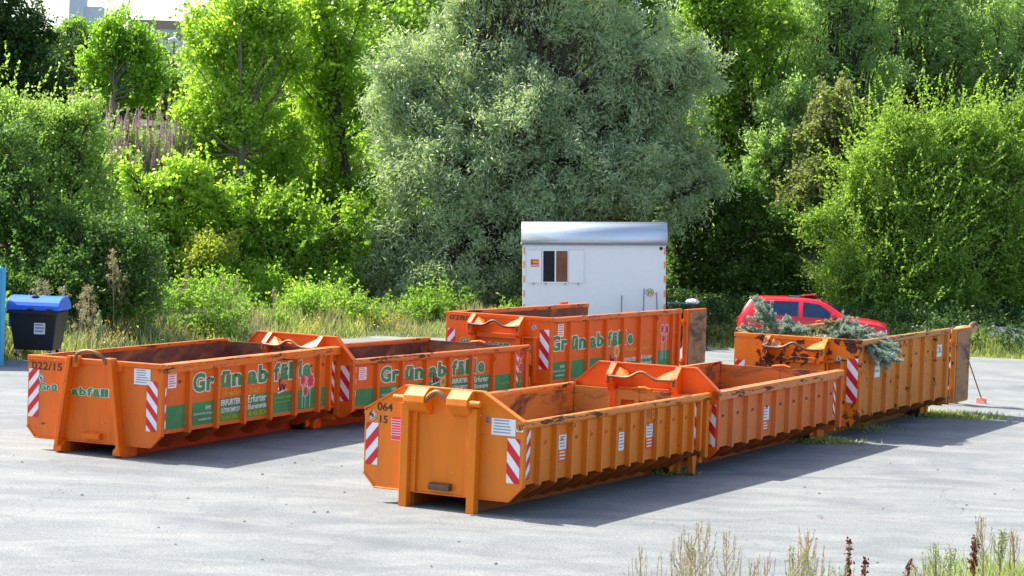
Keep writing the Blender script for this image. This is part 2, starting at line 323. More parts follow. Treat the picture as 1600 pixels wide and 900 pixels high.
T('bright green maple behind the willow on its right','tree',[(1110,60,75,80),(1170,130,80,80),(1130,200,70,80),(1180,30,70,70),(1170,280,70,60),(1100,0,60,50)],79,G_maple,15,base_u=1190,trunk_r=.16,limbs=6)
T('grey green willow with dark stems right of the maple','tree',[(1270,60,90,90),(1250,150,75,70),(1320,0,90,60),(1225,230,60,80),(1350,110,80,80)],80,G_grey,16,base_u=1335,trunk_r=.17,L=.08,Wd=.026,limbs=12,multi=2,fill=2.7)
T('grey green willow in the middle of the right hand grove','tree',[(1430,40,100,90),(1400,120,80,60),(1480,110,80,70),(1440,-40,100,60)],82,G_grey,17,base_u=1432,trunk_r=.15,L=.08,Wd=.026,limbs=12,multi=3,fill=2.6)
T('grey green willow at the right edge of the photo','tree',[(1560,60,100,110),(1600,170,90,90),(1540,180,70,60),(1640,20,90,120),(1590,270,70,60)],81,G_grey,18,base_u=1545,trunk_r=.15,L=.08,Wd=.026,limbs=12,multi=3,fill=2.7)
T('thin half withered tree with browned leaves between willow and lime bush','tree',[(1290,190,34,75),(1325,215,36,80),(1270,290,65,50),(1240,350,50,45),(1300,340,60,50)],75.5,G_brown,19,base_u=1295,trunk_r=.08,spray=.28,limbs=6)
T('pale grey bush left of the withered tree','bush',[(1210,250,55,70),(1190,330,45,60),(1230,180,45,60)],77,G_grey,20,multi=3,limbs=6,L=.07,Wd=.026)
T('big lime green bush with spiky shoots behind the red car','bush',[(1450,230,95,65),(1380,290,95,80),(1500,280,85,75),(1330,350,70,60),(1430,360,110,80),(1540,300,60,60),(1400,430,110,60,-1),(1320,430,60,50,-1),(1520,400,80,80),(1470,470,80,40,-1),(1590,330,75,90,.5),(1570,220,60,60,.5),(1600,430,70,60,.5),(1400,500,95,35,-1.5),(1330,485,60,35,-1),(1510,500,60,30,-.5)],72,G_bush,21,base_u=1440,multi=5,limbs=8,L=.052,Wd=.032,spray=.42,shoots=8,shootlen=.85,fill=3.0)
T('green bush with shade painted dark into its leaves between caravan and car','bush',[(1100,380,70,80),(1160,430,80,70),(1200,370,60,70),(1080,450,70,50),(1140,310,55,50),(1220,450,60,50),(1260,470,60,40),(1090,300,60,60)],75,G_shade,22,multi=4,limbs=6)  # shade at the tree feet painted in through the leaf colour
T('shaded dark bush at the right edge behind the wire mesh','bush',[(1570,400,75,80),(1610,320,60,70),(1620,460,90,60),(1550,460,70,50),(1480,490,60,30)],74,G_dark,23,multi=4,limbs=6)
# far woodland: reads as one mass
rng=np.random.RandomState(50)
lob=[]
for x in np.arange(-9,34,2.6):
    for y,hh in ((88,13.5),(94,15.5)):
        xx=x+rng.randn()*.8; g0=h(xx,y); hh2=hh if xx>-4 else hh*.8
        for z in np.arange(1.5,hh2-g0+1,2.6): lob.append(((xx+rng.randn()*.4,y+rng.randn()*.6,g0+z),(2.1,1.5,1.9)))
for x in np.arange(-60,-9,3.5):
    g0=h(x,104); lob.append(((x,104+rng.randn()*3,g0+.9),(2.6,2,1.5+rng.rand()*.6)))
for x in np.arange(33,75,4):
    g0=h(x,80)
    for z in (2,5,8,11): lob.append(((x,82,g0+z),(2.8,2,2.2)))
o,_=foliage('woodland',lob,G_mid,51,None,L=.11,Wd=.07,spray=.6,fill=2.4); tag(o,label='dense dark green woodland closing the view behind the trees',cat='woodland',kind='stuff')
M['darkearth']=plain('leaf_litter',(.03,.03,.016),.95,var=.4)
# distant treetops on the hill
rng=np.random.RandomState(60); lob=[]
for x in np.arange(-120,-28,5): 
    y=240+rng.rand()*30; lob.append(((x,y,h(x,y)+1.5+rng.rand()),(4,3,2.6+rng.rand()*1.2)))
o,_=foliage('hillside_scrub',lob,G_mid,61,None,L=.25,Wd=.16,spray=1.2,fill=2.2); tag(o,label='pale scrub line on the far hilltop at upper left',cat='scrub',kind='stuff')
# ------------------------------------------------------------ distant buildings
M['farwall']=plain('pale_hall_wall',(.55,.6,.68),.7,var=.03); M['farroof']=plain('brown_flat_roof',(.34,.25,.2),.8,var=.05)
def hall():
    a=at(205,40,330); b_=at(318,45,330); z0=h((a.x+b_.x)/2,330)
    r=empty('hall',((a.x+b_.x)/2,330,z0-3),label='long low pale hall with brown roof edge on the far hill',cat='building')
    L_=(b_.x-a.x); zt=at(250,32,330).z-z0+3
    MB().box((-L_/2,0,0),(L_/2,14,zt-1.1)).build('wall',M['farwall'],r); MB().box((-L_/2-.4,-.4,zt-1.1),(L_/2+.4,14.4,zt)).build('roof',M['farroof'],r)
    mb=MB()
    for i in range(6): mb.box((-L_/2+1+i*1.8,-.06,zt-2.8),(-L_/2+2.2+i*1.8,0,zt-1.8))
    mb.build('window',M['greyline'],r)
hall()
a=at(122,14,350); z0=h(a.x,350); r=empty('tower_block',(a.x,350,z0-3),label='narrow grey tower block on the horizon at upper left',cat='building')
zt=at(122,1,350).z-z0+3+4
MB().box((-1.4,0,0),(.9,3,zt)).build('wall',M['farwall'],r); MB().box((.9,.5,0),(3.6,3,zt-4.8)).build('side_wing',M['farwall'],r); MB().box((-.9,1,zt),(.3,2.5,zt+.8)).build('roof_housing',M['farroof'],r)
a=at(272,64,130); z0=h(a.x,130); r=empty('street_lamp',(a.x,130,z0),label='street lamp with white head among the upper left trees',cat='lamp post')
zt=a.z-z0; MB().tube([(0,0,0),(0,0,zt)],[.07,.045],8).build('pole',M['steel'],r); MB().tube([(-.35,0,zt+.06),(0,0,zt+.1),(.22,0,zt-.05)],[.07,.16,.08],8).build('lamp_head',M['white'],r)

# ------------------------------------------------------------ lettering and stickers
_tc={}
def text_mesh(s,off,shear=0,ext=.0005):
    key=(s,off,shear)
    if key in _tc: return _tc[key]
    cu=bpy.data.curves.new('t','FONT'); cu.body=s; cu.size=1; cu.offset=off; cu.extrude=ext; cu.shear=shear; cu.resolution_u=3
    o=bpy.data.objects.new('t',cu); C.objects.link(o); dg=bpy.context.evaluated_depsgraph_get(); me=bpy.data.meshes.new_from_object(o.evaluated_get(dg))
    bpy.data.objects.remove(o); bpy.data.curves.remove(cu)
    n=len(me.vertices); co=np.empty(n*3,np.float32); me.vertices.foreach_get('co',co); co=co.reshape(-1,3); _tc[key]=(me,co); return _tc[key]
def lettering(s,parent,face,x,z,wd,ht,mat,off=.0,lift=.004,shear=0,depth=None,name='lettering',box=None,rotz=0):
    """face 'side': on the near side wall (plane y=depth, facing -Y), x..x+wd along X; 'front': on plane x=depth facing -X, x is the local Y of the LEFT end as seen"""
    depth=0. if depth is None else depth
    me0,co=text_mesh(s,off,shear); b=box if box is not None else (co[:,0].min(),co[:,0].max(),co[:,1].min(),co[:,1].max())
    me=me0.copy(); me.name=name; sx=wd/(b[1]-b[0]); sy=ht/(b[3]-b[2])
    X=(co[:,0]-b[0])*sx; Z=(co[:,1]-b[2])*sy; Dp=(co[:,2]>0)*.0015
    out=np.empty_like(co)
    if face=='side': out[:,0]=x+X; out[:,1]=depth-lift-Dp; out[:,2]=z+Z
    elif face=='front': out[:,0]=depth-lift-Dp; out[:,1]=x-X; out[:,2]=z+Z
    me.vertices.foreach_set('co',out.ravel()); me.materials.clear(); me.materials.append(mat); me.update()
    o=bpy.data.objects.new(name,me); C.objects.link(o); o.parent=parent; return b
CW={'G':.95,'r':.62,'ü':.8,'n':.8,'a':.78,'b':.82,'f':.6,'ä':.78,'l':.36,'e':.82}
def outlined(s,parent,x,z,wd,ht,depth,face='side'):
    """hand-spaced green letters with a white edge; ht is the cap height"""
    tot=sum(CW[c] for c in s)+.16*(len(s)-1); k=wd/tot; p=0
    for ch in s:
        cwid=CW[ch]*k; xx=x+p if face=='side' else x-p; p+=cwid+.16*k
        for off,mt,lf in ((.085,'whiteln',.0035),(.042,'green',.007)):
            _,c=text_mesh(ch,.03); b0=(c[:,0].min(),c[:,0].max(),0.,.74)
            lettering(ch,parent,face,xx,z,cwid,ht,M[mt],off,lf,depth=depth,box=b0)
def patch(parent,face,x,z,wd,ht,mat,depth,name='green_band',lift=.0015,th=.0015):
    if face=='side': a,b=(x,depth-lift-th,z),(x+wd,depth-lift+.0005,z+ht)
    else: a,b=(depth-lift-th,x-wd,z),(depth-lift+.0005,x,z+ht)
    return MB().box(a,b).build(name,mat,parent)
def stripes(parent,face,x,z,wd,ht,depth,flip=False,n=3,start=0,lift=.004):
    """red and white warning board: white plate with slanted red bars, one mesh"""
    mb=MB(); per=ht/n; n=int(n+1)
    def pt(u,v,l):
        return (x+u,depth-l,z+v) if face=='side' else (depth-l,x-u,z+v)
    mb.mi=0; l=lift; 
    mb.add([pt(0,0,l),pt(wd,0,l),pt(wd,ht,l),pt(0,ht,l)],[(0,1,2,3)]); mb.mi=1; l=lift+.0025
    sl=wd*1.15*(1 if not flip else -1)
    for i in range(-3,n+3):
        v0=i*per+start*per; poly=[(0,v0),(wd,v0+sl),(wd,v0+sl+per/2),(0,v0+per/2)]
        for sgn,lim in ((1,0),(-1,ht)):   # clip to the plate
            out=[]
            for k in range(len(poly)):
                a,b=poly[k],poly[(k+1)%len(poly)]
                ia=(a[1]-lim)*sgn>=0; ib=(b[1]-lim)*sgn>=0
                if ia: out.append(a)
                if ia!=ib: t=(lim-a[1])/(b[1]-a[1]); out.append((a[0]+(b[0]-a[0])*t,lim))
            poly=out
            if len(poly)<3: break
        if len(poly)>=3: mb.add([pt(u,v,l) for u,v in poly],[list(range(len(poly)))])
    o=mb.build('warning_stripes',[M['white'],M['red']],parent); return o
def notice(parent,face,x,z,wd,ht,depth,mat='white',line='greyline',rows=5,half=None,lift=.005,name='notice_sticker'):
    o=patch(parent,face,x,z,wd,ht,M[mat],depth,name,lift)
    rr=random.Random(int(x*100+z*77)); mb=MB(); d=depth-lift-.0045
    for i in range(rows):
        zz=z+ht*(1-(i+.8)/(rows+.6)); w0=wd*rr.uniform(.08,.16); w1=wd*rr.uniform(.7,.93); t=ht*.32/rows
        if half and i>=rows*half: pass
        a=(x+w0,d,zz) if face=='side' else (d,x-w1,zz); b=(x+w1,d+.002,zz+t) if face=='side' else (d+.002,x-w0,zz+t)
        mb.box(a,b)
    mb.build('print_lines',M[line],o); return o
def hand_sign(parent,face,x,z,r,depth,square=False):
    """no entry for hands: white disc, dark ring and hand"""
    mb=MB(); d=depth-.005
    def pt(u,v,l=0): return (x+u,d-l,z+v) if face=='side' else (d-l,x-u,z+v)
    ring=lambda rr,n=20:[(rr*math.cos(k*2*math.pi/n),rr*math.sin(k*2*math.pi/n)) for k in range(n)]
    o_=[(-r*1.15,-r*1.2),(r*1.15,-r*1.2),(r*1.15,r*1.2),(-r*1.15,r*1.2)] if square else ring(r*1.12)
    mb.add([pt(*q) for q in o_],[list(range(len(o_)))]); mb.mi=1
    a=ring(r*.98);b_=ring(r*.8); n=len(a); mb.add([pt(*q,.002) for q in a+b_],[(i,(i+1)%n,n+(i+1)%n,n+i) for i in range(n)])
    mb.add([pt(u*r,v*r,.002) for u,v in [(-.25,-.5),(.22,-.5),(.3,.0),(-.3,.05)]],[(0,1,2,3)])
    for k in range(4): u=-.27+k*.16; mb.add([pt(q*r,v*r,.002) for q,v in [(u,.05),(u+.11,.05),(u+.13,.42+.08*(k in(1,2))),(u+.02,.42+.08*(k in(1,2)))]],[(0,1,2,3)])
    mb.add([pt(u*r,v*r,.002) for u,v in [(.22,-.3),(.5,.1),(.42,.18),(.2,-.1)]],[(0,1,2,3)])
    s=.06; mb.add([pt(u*r,v*r,.0035) for u,v in [(-.62,.5),(-.5,.62),(.62,-.5),(.5,-.62)]],[(0,1,2,3)])
    return mb.build('hand_sign',[M['white'],M['black']],parent)
def flower(mb,cx,cz,r,d,pt=8,mi=1):
    for k in range(pt):
        a=k*2*math.pi/pt; ca,sa=math.cos(a),math.sin(a)
        P_=[(.28,0),(.55,-.26),(.95,-.2),(1.0,0),(.95,.2),(.55,.26)]
        mb.mi=0; mb.add([(cx+r*1.14*(u*ca-v*1.25*sa),d,cz+r*1.14*(u*sa+v*1.25*ca)) for u,v in P_],[list(range(6))])
        mb.mi=mi; mb.add([(cx+r*(u*ca-v*sa),d-.003,cz+r*(u*sa+v*ca)) for u,v in P_],[list(range(6))])
    mb.mi=mi; mb.add([(cx+r*.2*math.cos(k),d-.004,cz+r*.2*math.sin(k)) for k in range(6)],[list(range(6))])
def flowers(parent,x,z,s,depth,layout,mat='pink'):
    mb=MB(); d=depth-.005
    for cx,cz,r in layout:
        mb.mi=0; mb.box((x+cx*s-.006,d+.001,z-.18*s),(x+cx*s+.006,d+.003,z+cz*s-r*s)); flower(mb,x+cx*s,z+cz*s,r*s,d)
    return mb.build('flower_decal',[M['whiteln'],M[mat]],parent)
def worm(parent,x,z,s,depth):
    d=depth-.006; P_=[(0,.5),(.02,.2),(.06,0),(.14,.02),(.2,.25),(.28,.32),(.36,.2),(.4,.05),(.47,.02),(.55,.2),(.6,.28)]
    mb=MB(); mb.tube([(x+u*s,d,z+v*s) for u,v in P_],[.035*s]*len(P_),6); mb.add([(x+(0+.07*math.cos(k*.8))*s,d-.01,z+(.52+.07*math.sin(k*.8))*s) for k in range(8)],[list(range(8))])
    mb.mi=1; mb.add([(x+(-.14+.07*math.cos(k*.8))*s,d-.002,z+(.1+.09*math.sin(k*.8))*s) for k in range(8)],[list(range(8))]); mb.add([(x-.2*s,d+.002,z-.1*s),(x+.75*s,d+.002,z+.06*s),(x+.7*s,d+.002,z+.0*s),(x-.15*s,d+.002,z-.16*s)],[(0,1,2,3)])
    o=mb.build('worm_decal',[M['purple'],M['whiteln']],parent); 
    for v in o.data.vertices: v.co.y=min(v.co.y,depth-.001) if v.co.y>depth-.001 else v.co.y
    return o
# ------------------------------------------------------------ containers
W=2.45; HW=W/2; RD=.075; SY=-(HW-RD)   # near side wall plane
RAIL={}
def container(label,X,Y,yaw,L,ht,hl,hc,cw,style,ribs,pm,im,rail='square',closed=True,hp=1.62,wp=.6,pm2=None,ribw=.09,slot=False):
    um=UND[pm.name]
    r=empty('roll_off_container',(X,Y,.006),math.pi/2-yaw,label=label,cat='container',group='orange roll-off containers in the yard')
    pm2=pm2 or pm; y0=HW-RD; bv=.006
    # front wall outline
    def outline(s=1.0):
        o=[(-HW,ht),(-HW,hl),(-(HW-cw),hc),((HW-cw),hc),(HW,hl),(HW,ht)]
        if style in('plateau','hood'): o+=[(wp,hp),(-wp,hp)]
        return o
    mb=MB(); mb.prism(outline(),0,.06,'x'); fw=mb.build('front_wall',pm2,r,bv)
    if style in('plateau','hood'):   # folded edge along the sloping top
        e=MB(); q=[(-HW,ht),(-wp,hp),(wp,hp),(HW,ht)]
        for a,b in zip(q,q[1:]):
            e.add([(-.035,a[0],a[1]-.012),(-.035,b[0],b[1]-.012),(-.035,b[0],b[1]+.008),(-.035,a[0],a[1]+.008),(.075,a[0],a[1]-.012),(.075,b[0],b[1]-.012),(.075,b[0],b[1]+.008),(.075,a[0],a[1]+.008)],[(0,1,2,3),(4,7,6,5),(3,2,6,7),(0,4,5,1),(0,3,7,4),(1,5,6,2)])
        e.build('edge_flange',pm2,r)
    else: MB().box((-.03,-HW,ht-.06),(.075,HW,ht+.012)).build('edge_flange',pm2,r,bv)
    e=MB(); q=[(-HW+.01,hl-.0),(-(HW-cw),hc),((HW-cw),hc),(HW-.01,hl)]
    for a,b in zip(q,q[1:]): e.tube([(-.01,a[0],a[1]),(-.01,b[0],b[1])],.013,6)
    e.build('bottom_seam',pm2,r)
    # side walls, floor
    t=.035
    for s,nm in ((-1,'side_wall'),(1,'side_wall')):
        mb=MB(); mb.mi=0
        mb.prism([(s*y0,ht-.05),(s*y0,hl+.02),(s*.66,hc+.12),(s*.66,hc+.12+t),(s*(y0-t),hl+.04),(s*(y0-t),ht-.05)],.06,L,'x')
        # inside lining faces use the inner material
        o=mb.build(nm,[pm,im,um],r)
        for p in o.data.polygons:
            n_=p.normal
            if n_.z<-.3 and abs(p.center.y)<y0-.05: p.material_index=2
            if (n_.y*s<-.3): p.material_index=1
    MB().box((.06,-.66,hc+.12),(L,.66,hc+.12+t)).build('floor',im,r)
    # inner face of the front wall
    MB().box((.062,-y0+t,hc+.1),(.07,y0-t,ht-.02)).build('front_lining',im,r)
    # rails
    for s in (-1,1):
        mb=MB()
        if rail=='round':
            mb.cyl((0-.01,s*(HW-.055),ht-.05),(L+.03,s*(HW-.055),ht-.05),.062,16)
        else: mb.prism([(s*(HW+.012),ht-.13),(s*(HW+.012),ht),(s*(y0-t-.01),ht+.012),(s*(y0-t-.01),ht-.03),(s*(y0),ht-.13)],.0,L+.01,'x')
        mb.build('top_rail',RAIL[pm.name],r,0 if rail=='round' else bv)
    # corner fillet at the front edge
    for s in (-1,1): MB().prism([(0.061,s*HW),(0.061,s*y0),(.14,s*y0),(.085,s*HW)],hl,ht-.13,'z').build('corner_post',pm,r,.004)
    # ribs with sloping feet
    zt=ht-.1 if rail=='round' else ht-.13
    for x in ribs:
        for s in (-1,1):
            mb=MB(); wb=ribw/2
            mb.prism([(x-wb*1.15,s*(y0-.001)),(x-wb*.85,s*(HW-.004)),(x+wb*.85,s*(HW-.004)),(x+wb*1.15,s*(y0-.001))],hl,zt,'z')
            o=mb.build('rib',pm,r,.004); mb=MB()
            mb.prism([(s*(HW-.004),hl-.002),(s*(HW-.02),hl-.03),(s*.82,hc-.075),(s*.70,hc-.075),(s*.56,hc+.03),(s*.56,hc+.118),(s*.66,hc+.118),(s*(y0-.002),hl+.018)],x-wb*.5,x+wb*.5,'x')
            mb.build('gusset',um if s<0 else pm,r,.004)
    # skid beams and cross members
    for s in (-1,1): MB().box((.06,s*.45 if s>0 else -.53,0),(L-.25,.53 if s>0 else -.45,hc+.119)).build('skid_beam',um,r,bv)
    mb=MB()
    for x in np.arange(.5,L-.3,.62): mb.box((x,-.449,hc-.02),(x+.06,.449,hc+.118))
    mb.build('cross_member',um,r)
    for s in (-1,1):
        x=L-.5; rl=MB().cyl((x,s*.56,.085),(x,s*.80,.085),.085,18); rl.build('roller',M['steel' if s>0 else 'rubber'],r)
        br=MB(); br.prism([(x-.1,hc+.1),(x-.05,.05),(x+.05,.05),(x+.32,hc+.1)],s*.815,s*.835,'y'); br.prism([(x+.18,hc+.12),(x+.10,.02),(x+.17,.0),(x+.34,hc+.12)],s*.84,s*.90,'y'); br.build('roller_bracket',pm,r)
    # rear frame
    for s in (-1,1):
        MB().box((L-.11,s*(HW-.005) if s<0 else y0-.03,hl-.12),(L+.0,-(y0-.03) if s<0 else HW-.005,ht-.1)).build('rear_post',pm,r,bv)
    MB().box((L-.1,-y0+.03,hc-.02),(L,y0-.03,hc+.07)).build('rear_sill',pm,r)
    if closed:
        z0,z1=hc+.08,ht-.04; mb=MB()
        if slot:
            a,b,c_,d_=-.18,.28,z1-.30,z1-.16
            mb.box((L-.06,-y0+.05,z0),(L-.01,a,z1)); mb.box((L-.06,b,z0),(L-.01,y0-.05,z1)); mb.box((L-.06,a,z0),(L-.01,b,c_)); mb.box((L-.06,a,d_),(L-.01,b,z1)); mb.box((L-.045,a,c_+.045),(L-.02,a+.2,c_+.07))
        else: mb.box((L-.06,-y0+.05,z0),(L-.01,y0-.05,z1))
        o=mb.build('rear_door',im,r); 
        MB().box((L-.075,-.035,z0),(L-.0605,.035,z1-.01)).build('door_seam',im,r)
        MB().tube([(L-.03,-.22,z1+.02),(L-.03,-.1,z1+.05),(L-.03,.05,z1+.035),(L-.03,.12,z1+.02)],.022,6).build('door_catch',pm,r)
    hz=[hl+.12,ht-.32]
    for z in hz:
        mb=MB()
        if closed:
            mb.box((L+.001,-HW-.0,z),(L+.07,-HW+.07,z+.035)); mb.box((L+.001,-HW-.0,z+.06),(L+.07,-HW+.07,z+.095)); mb.cyl((L+.045,-HW+.02,z-.05),(L+.045,-HW+.02,z+.15),.022,10)
        else:
            mb.box((L+.001,-HW-.01,z),(L+.13,-HW+.05,z+.05)); mb.cyl((L+.06,-HW-.0,z-.05),(L+.06,-HW-.0,z+.1),.022,10)
        mb.build('hinge',pm,r)
    # hook assembly
    zh=1.50 if style!='aframe' else 1.5
    if style in('plateau','flat'):
        top=hp if style=='plateau' else ht
        for s in (-1,1):
            mb=MB(); a,b=s*.50,s*.60
            mb.prism([(-.0,top),(-.04,top),(-.235,top-.17),(-.235,zh-.12 if style=='flat' else top-.29),(-.13,top-.44),(-.001,top-.44)],a,b,'y'); mb.build('hook_cheek',pm2,r,bv)
            MB().box((-.13,min(s*.47,s*.58),0),(-.001,max(s*.47,s*.58),top-.42)).build('hook_post',pm2,r,bv)
            z1=top-.20
            mb=MB(); mb.add([(-.003,s*.5,top-.03),(-.21,s*.5,z1),(-.21,s*.20,z1-.02),(-.003,s*.33,top-.10),(-.003,s*.5,top-.20),(-.21,s*.5,z1-.03),(-.21,s*.20,z1-.05),(-.003,s*.33,top-.22)],[(0,1,2,3),(4,7,6,5),(0,4,5,1),(1,5,6,2),(2,6,7,3),(3,7,4,0)]); mb.build('lip_plate',pm2,r)
            nb=MB(); nb.prism([(-.238,top-.2),(-.238,top-.3),(-.243,top-.3),(-.243,top-.2)],s*.53,s*.575,'y'); nb.build('cheek_slot',M['steel'],r)
        z1=top-.215; pts=[]
        for i in range(33):
            y=-.56+1.12*i/32; pts.append((-.225,y,z1+.125*math.exp(-(y/.17)**2)-.015*math.cos(y*5)))
        MB().tube(pts,.024,10).build('hook_bar',M['steel'] if style=='flat' else M['steelp'],r)
        MB().box((-.075,-.469,top-.46),(-.001,.469,top-.36)).build('cross_bar',pm2,r,bv)
    elif style=='hood':
        top=hp
        for s in (-1,1):
            mb=MB(); poly=[(-.0,top+.004),(-.10,top+.004),(-.23,top-.10),(-.245,top-.19),(-.12,top-.31),(-.001,top-.36)]
            a,b=(.17,.49); mb.prism(poly,s*a,s*b,'y'); mb.build('hook_hood',pm2,r,.008)
            MB().box((-.13,min(s*.46,s*.58),0),(-.001,max(s*.46,s*.58),top-.22)).build('hook_post',pm2,r,bv)
            MB().box((-.05,min(s*.38,s*.459),hc),(-.001,max(s*.38,s*.459),top-.30)).build('post_flange',pm2,r,bv)
            MB().cyl((-.185,s*.47,top-.15),(-.185,s*.66,top-.15),.042,14).build('hook_pipe',pm2,r)
        pts=[(-.19,-.19+.38*i/24,top-.165+.13*math.sin(math.pi*i/24)**1.3) for i in range(25)]
        MB().tube(pts,.036,10).build('hook_bar',M['steelp'],r)
    else:
        top=ht
        for s in (-1,1):
            mb=MB(); zt_=1.50
            q=[(s*.30,zt_),(s*.46,zt_),(s*.60,0.05),(s*.50,0.05)]
            mb.prism([(s*.335,zt_),(s*.40,zt_),(s*.60,.10),(s*.535,.10)],-.17,-.001,'x'); mb.build('hook_post',pm2,r,bv)
            MB().prism([(s*.24,zt_),(s*.335,zt_),(s*.335,zt_-.17),(s*.24,zt_-.17)] if s<0 else [(s*.24,zt_),(s*.335,zt_),(s*.335,zt_-.17),(s*.24,zt_-.17)],-.12,-.001,'x').build('post_cap',pm2,r,bv)
            MB().prism([(s*.40,zt_-.02),(s*.52,zt_-.1),(s*.52,zt_-.2),(s*.415,zt_-.2)],-.05,-.001,'x').build('gusset',pm2,r)
            MB().prism([(-.16,.10),(-.16,.03),(-.05,.0),(.3,.0),(.3,.2),(-.02,.2)],s*.47,s*.61,'y').build('skid_nose',pm2,r,bv)
        pts=[]
        for i in range(25):
            a=math.pi*i/24; pts.append((-.13-.05*math.sin(a),-.27*math.cos(a),zt_-.09+.19*math.sin(a)**.8))
        MB().tube(pts,.028,10).build('hook_bar',M['steelp'],r)
    # lower stop block
    mb=MB(); mb.prism([(0,hc+.06),(-.09,hc+.06),(-.10,hc+.13),(-.05,hc+.155),(0,hc+.155)],-.17,.15,'y'); mb.build('stop_block',M['steel'] if style=='hood' else pm2,r,bv)
    return r
M['steelp']=plain('worn_bar',(.26,.12,.05),.5,.3,.35,4)
P1=paint('amber_paint',(.76,.185,.005),(.72,.19,.008),.66,3.0,dirt=.4,chips2=.76)
P1b=paint('amber_front_paint',(.79,.195,.004),(.76,.19,.006),.70,2.5,dirt=.3,chips2=.77)
P2=paint('faded_salmon_paint',(.72,.145,.014),(.68,.19,.05),.70,3.4,dirt=.35,chips2=.71,rough=.6)
P2b=paint('deep_orange_paint',(.78,.115,.003),(.76,.11,.004),.74,2.5,dirt=.2,chips2=.75)
P5=paint('orange_paint',(.78,.140,.003),(.74,.15,.008),.655,3.6,dirt=.38,chips2=.70)
P6=paint('bright_orange_paint',(.80,.125,.003),(.76,.13,.006),.665,3.6,dirt=.35,chips2=.70)
P3=paint('battered_ochre_paint',(.70,.225,.022),(.62,.19,.03),.60,3.6,dirt=.35,chips2=.66,rough=.6)
P3b=paint('chipped_orange_paint',(.78,.19,.005),(.74,.17,.006),.535,2.4,dirt=.25,chips2=.68)
I1=inner('scuffed_amber_lining',(.50,.20,.03),.50); I2=inner('scuffed_orange_lining',(.55,.15,.015),.52); I3=inner('rusty_lining',(.4,.13,.03),.60); I4=inner('dark_rust_lining',(.30,.10,.03),.56)
RAIL.update({p.name:paint('scraped_rail_'+p.name,c,[x*1.0+.01 for x in c],.56,4,.5,.4,.64,True,(.4,3,3)) for p,c in ((P1,(.74,.22,.02)),(P2,(.70,.20,.05)),(P3,(.55,.22,.05)),(P5,(.76,.17,.01)),(P6,(.74,.17,.02)))})
UND={p.name:paint('shade_toned_underside_'+p.name,c,[x*.6 for x in c],.7,3,.7,.5) for p,c in ((P1,(.44,.095,.006)),(P2,(.42,.08,.012)),(P3,(.36,.11,.02)),(P5,(.55,.08,.006)),(P6,(.55,.08,.006)))}  # underside paint darkened to hold the shade below, with grime streaks
c1=container('amber skip stencilled 064 15 with folded hook hoods, nearest to the camera',-.852,29.632,.496,6.09,1.254,.386,.197,.194,'hood',[.46*i+.06 for i in range(1,12)]+[5.50,5.78],P1,I1,'round',True,1.609,.599,P1b,ribw=.065,slot=True)
c2=container('salmon sided empty skip end to end behind the amber one',2.164,34.98,.463,6.10,1.273,.373,.2,.18,'plateau',[.66*i+.02 for i in range(1,9)],P2,I2,'square',True,1.618,.831,P2b,ribw=.11)
c3=container('battered tall container with chipped ochre paint holding the spruce branches',5.247,40.78,.47,5.73,1.788,.383,.234,.168,'flat',[.8*i for i in range(1,8)],P3,I3,'round',False,pm2=P3b)
c4=container('tall orange container stencilled 028/20 in front of the white caravan',-.246,45.033,.498,6.25,1.754,.42,.24,.18,'flat',[.83*i+.03 for i in range(1,7)]+[5.85],P6,I3,'round',False)
c5=container('orange skip stencilled 022/15 with A shaped hook frame at the far left',-6.344,34.147,.413,5.77,1.446,.359,.183,.173,'aframe',[.83,1.66,2.50,3.34,4.17,4.98,5.36],P5,I4,'square',True,ribw=.09)
c6=container('orange skip with green lettering between the far left one and the amber one',-3.763,39.352,.528,6.15,1.232,.33,.22,.18,'plateau',[.80*i+.02 for i in range(1,8)],P6,I3,'round',True,1.605,.85)
# open rear door leaves
def leaf(r,L,ht,hc,pm,im):
    mb=MB(); y=-HW-.075; mb.box((L+.13,y,hc+.02),(L+1.22,y+.09,ht-.01)); d=mb.build('open_door',[pm,im],r,.006)
    MB().box((L+.24,y-.012,hc+.06),(L+1.19,y-.001,ht-.05)).build('door_sheet',im,d)
    mb=MB(); mb.box((L-1.15,HW+.02,hc+.02),(L-.02,HW+.09,ht-.01)); d2=mb.build('open_door',[pm,im],r,.006)
    MB().box((L-1.05,HW+.03,ht-.008),(L-.75,HW+.08,ht+.05)).build('door_latch',pm,d2)
DS=inner('worn_door_sheet',(.36,.17,.07),.44)
leaf(c3,5.73,1.788,.234,P3,DS); leaf(c4,6.25,1.754,.24,P6,DS)
# ---- markings
bsx=[(-HW+.09)]
# container 064 15
stripes(c1,'front',HW-.03,.50,.19,.57,-.0,False,2,.62); stripes(c1,'front',-HW+.24,.44,.19,.59,-.0,True,2,.45)
stripes(c1,'side',.15,.47,.17,.66,SY,False,3,.2); stripes(c1,'side',5.60,.47,.13,.66,SY,True,2,.2)
lettering('064',c1,'front',1.03,1.24,.24,.11,M['black'],.012); lettering('15',c1,'front',.985,1.075,.12,.10,M['black'],.012)
o=patch(c1,'front',.80,.86,.22,.31,M['white'],0,'red_print_sticker',.004); mb=MB()
for k in range(9): mb.box((-.0095,.80-.215,.868+k*.034),(-.007,.80-.006,.868+k*.034+(.022 if k not in(0,8) else .03)))
mb.build('print_lines',M['pink'],o)
notice(c1,'front',-.74,1.06,.36,.22,0,rows=5); hand_sign(c1,'front',-1.165,1.18,.045,-.004,True); hand_sign(c1,'front',1.10,1.17,.055,-.004)
notice(c1,'front',-.645,1.20,.06,.09,0,'greyline','black',3,name='data_plate')
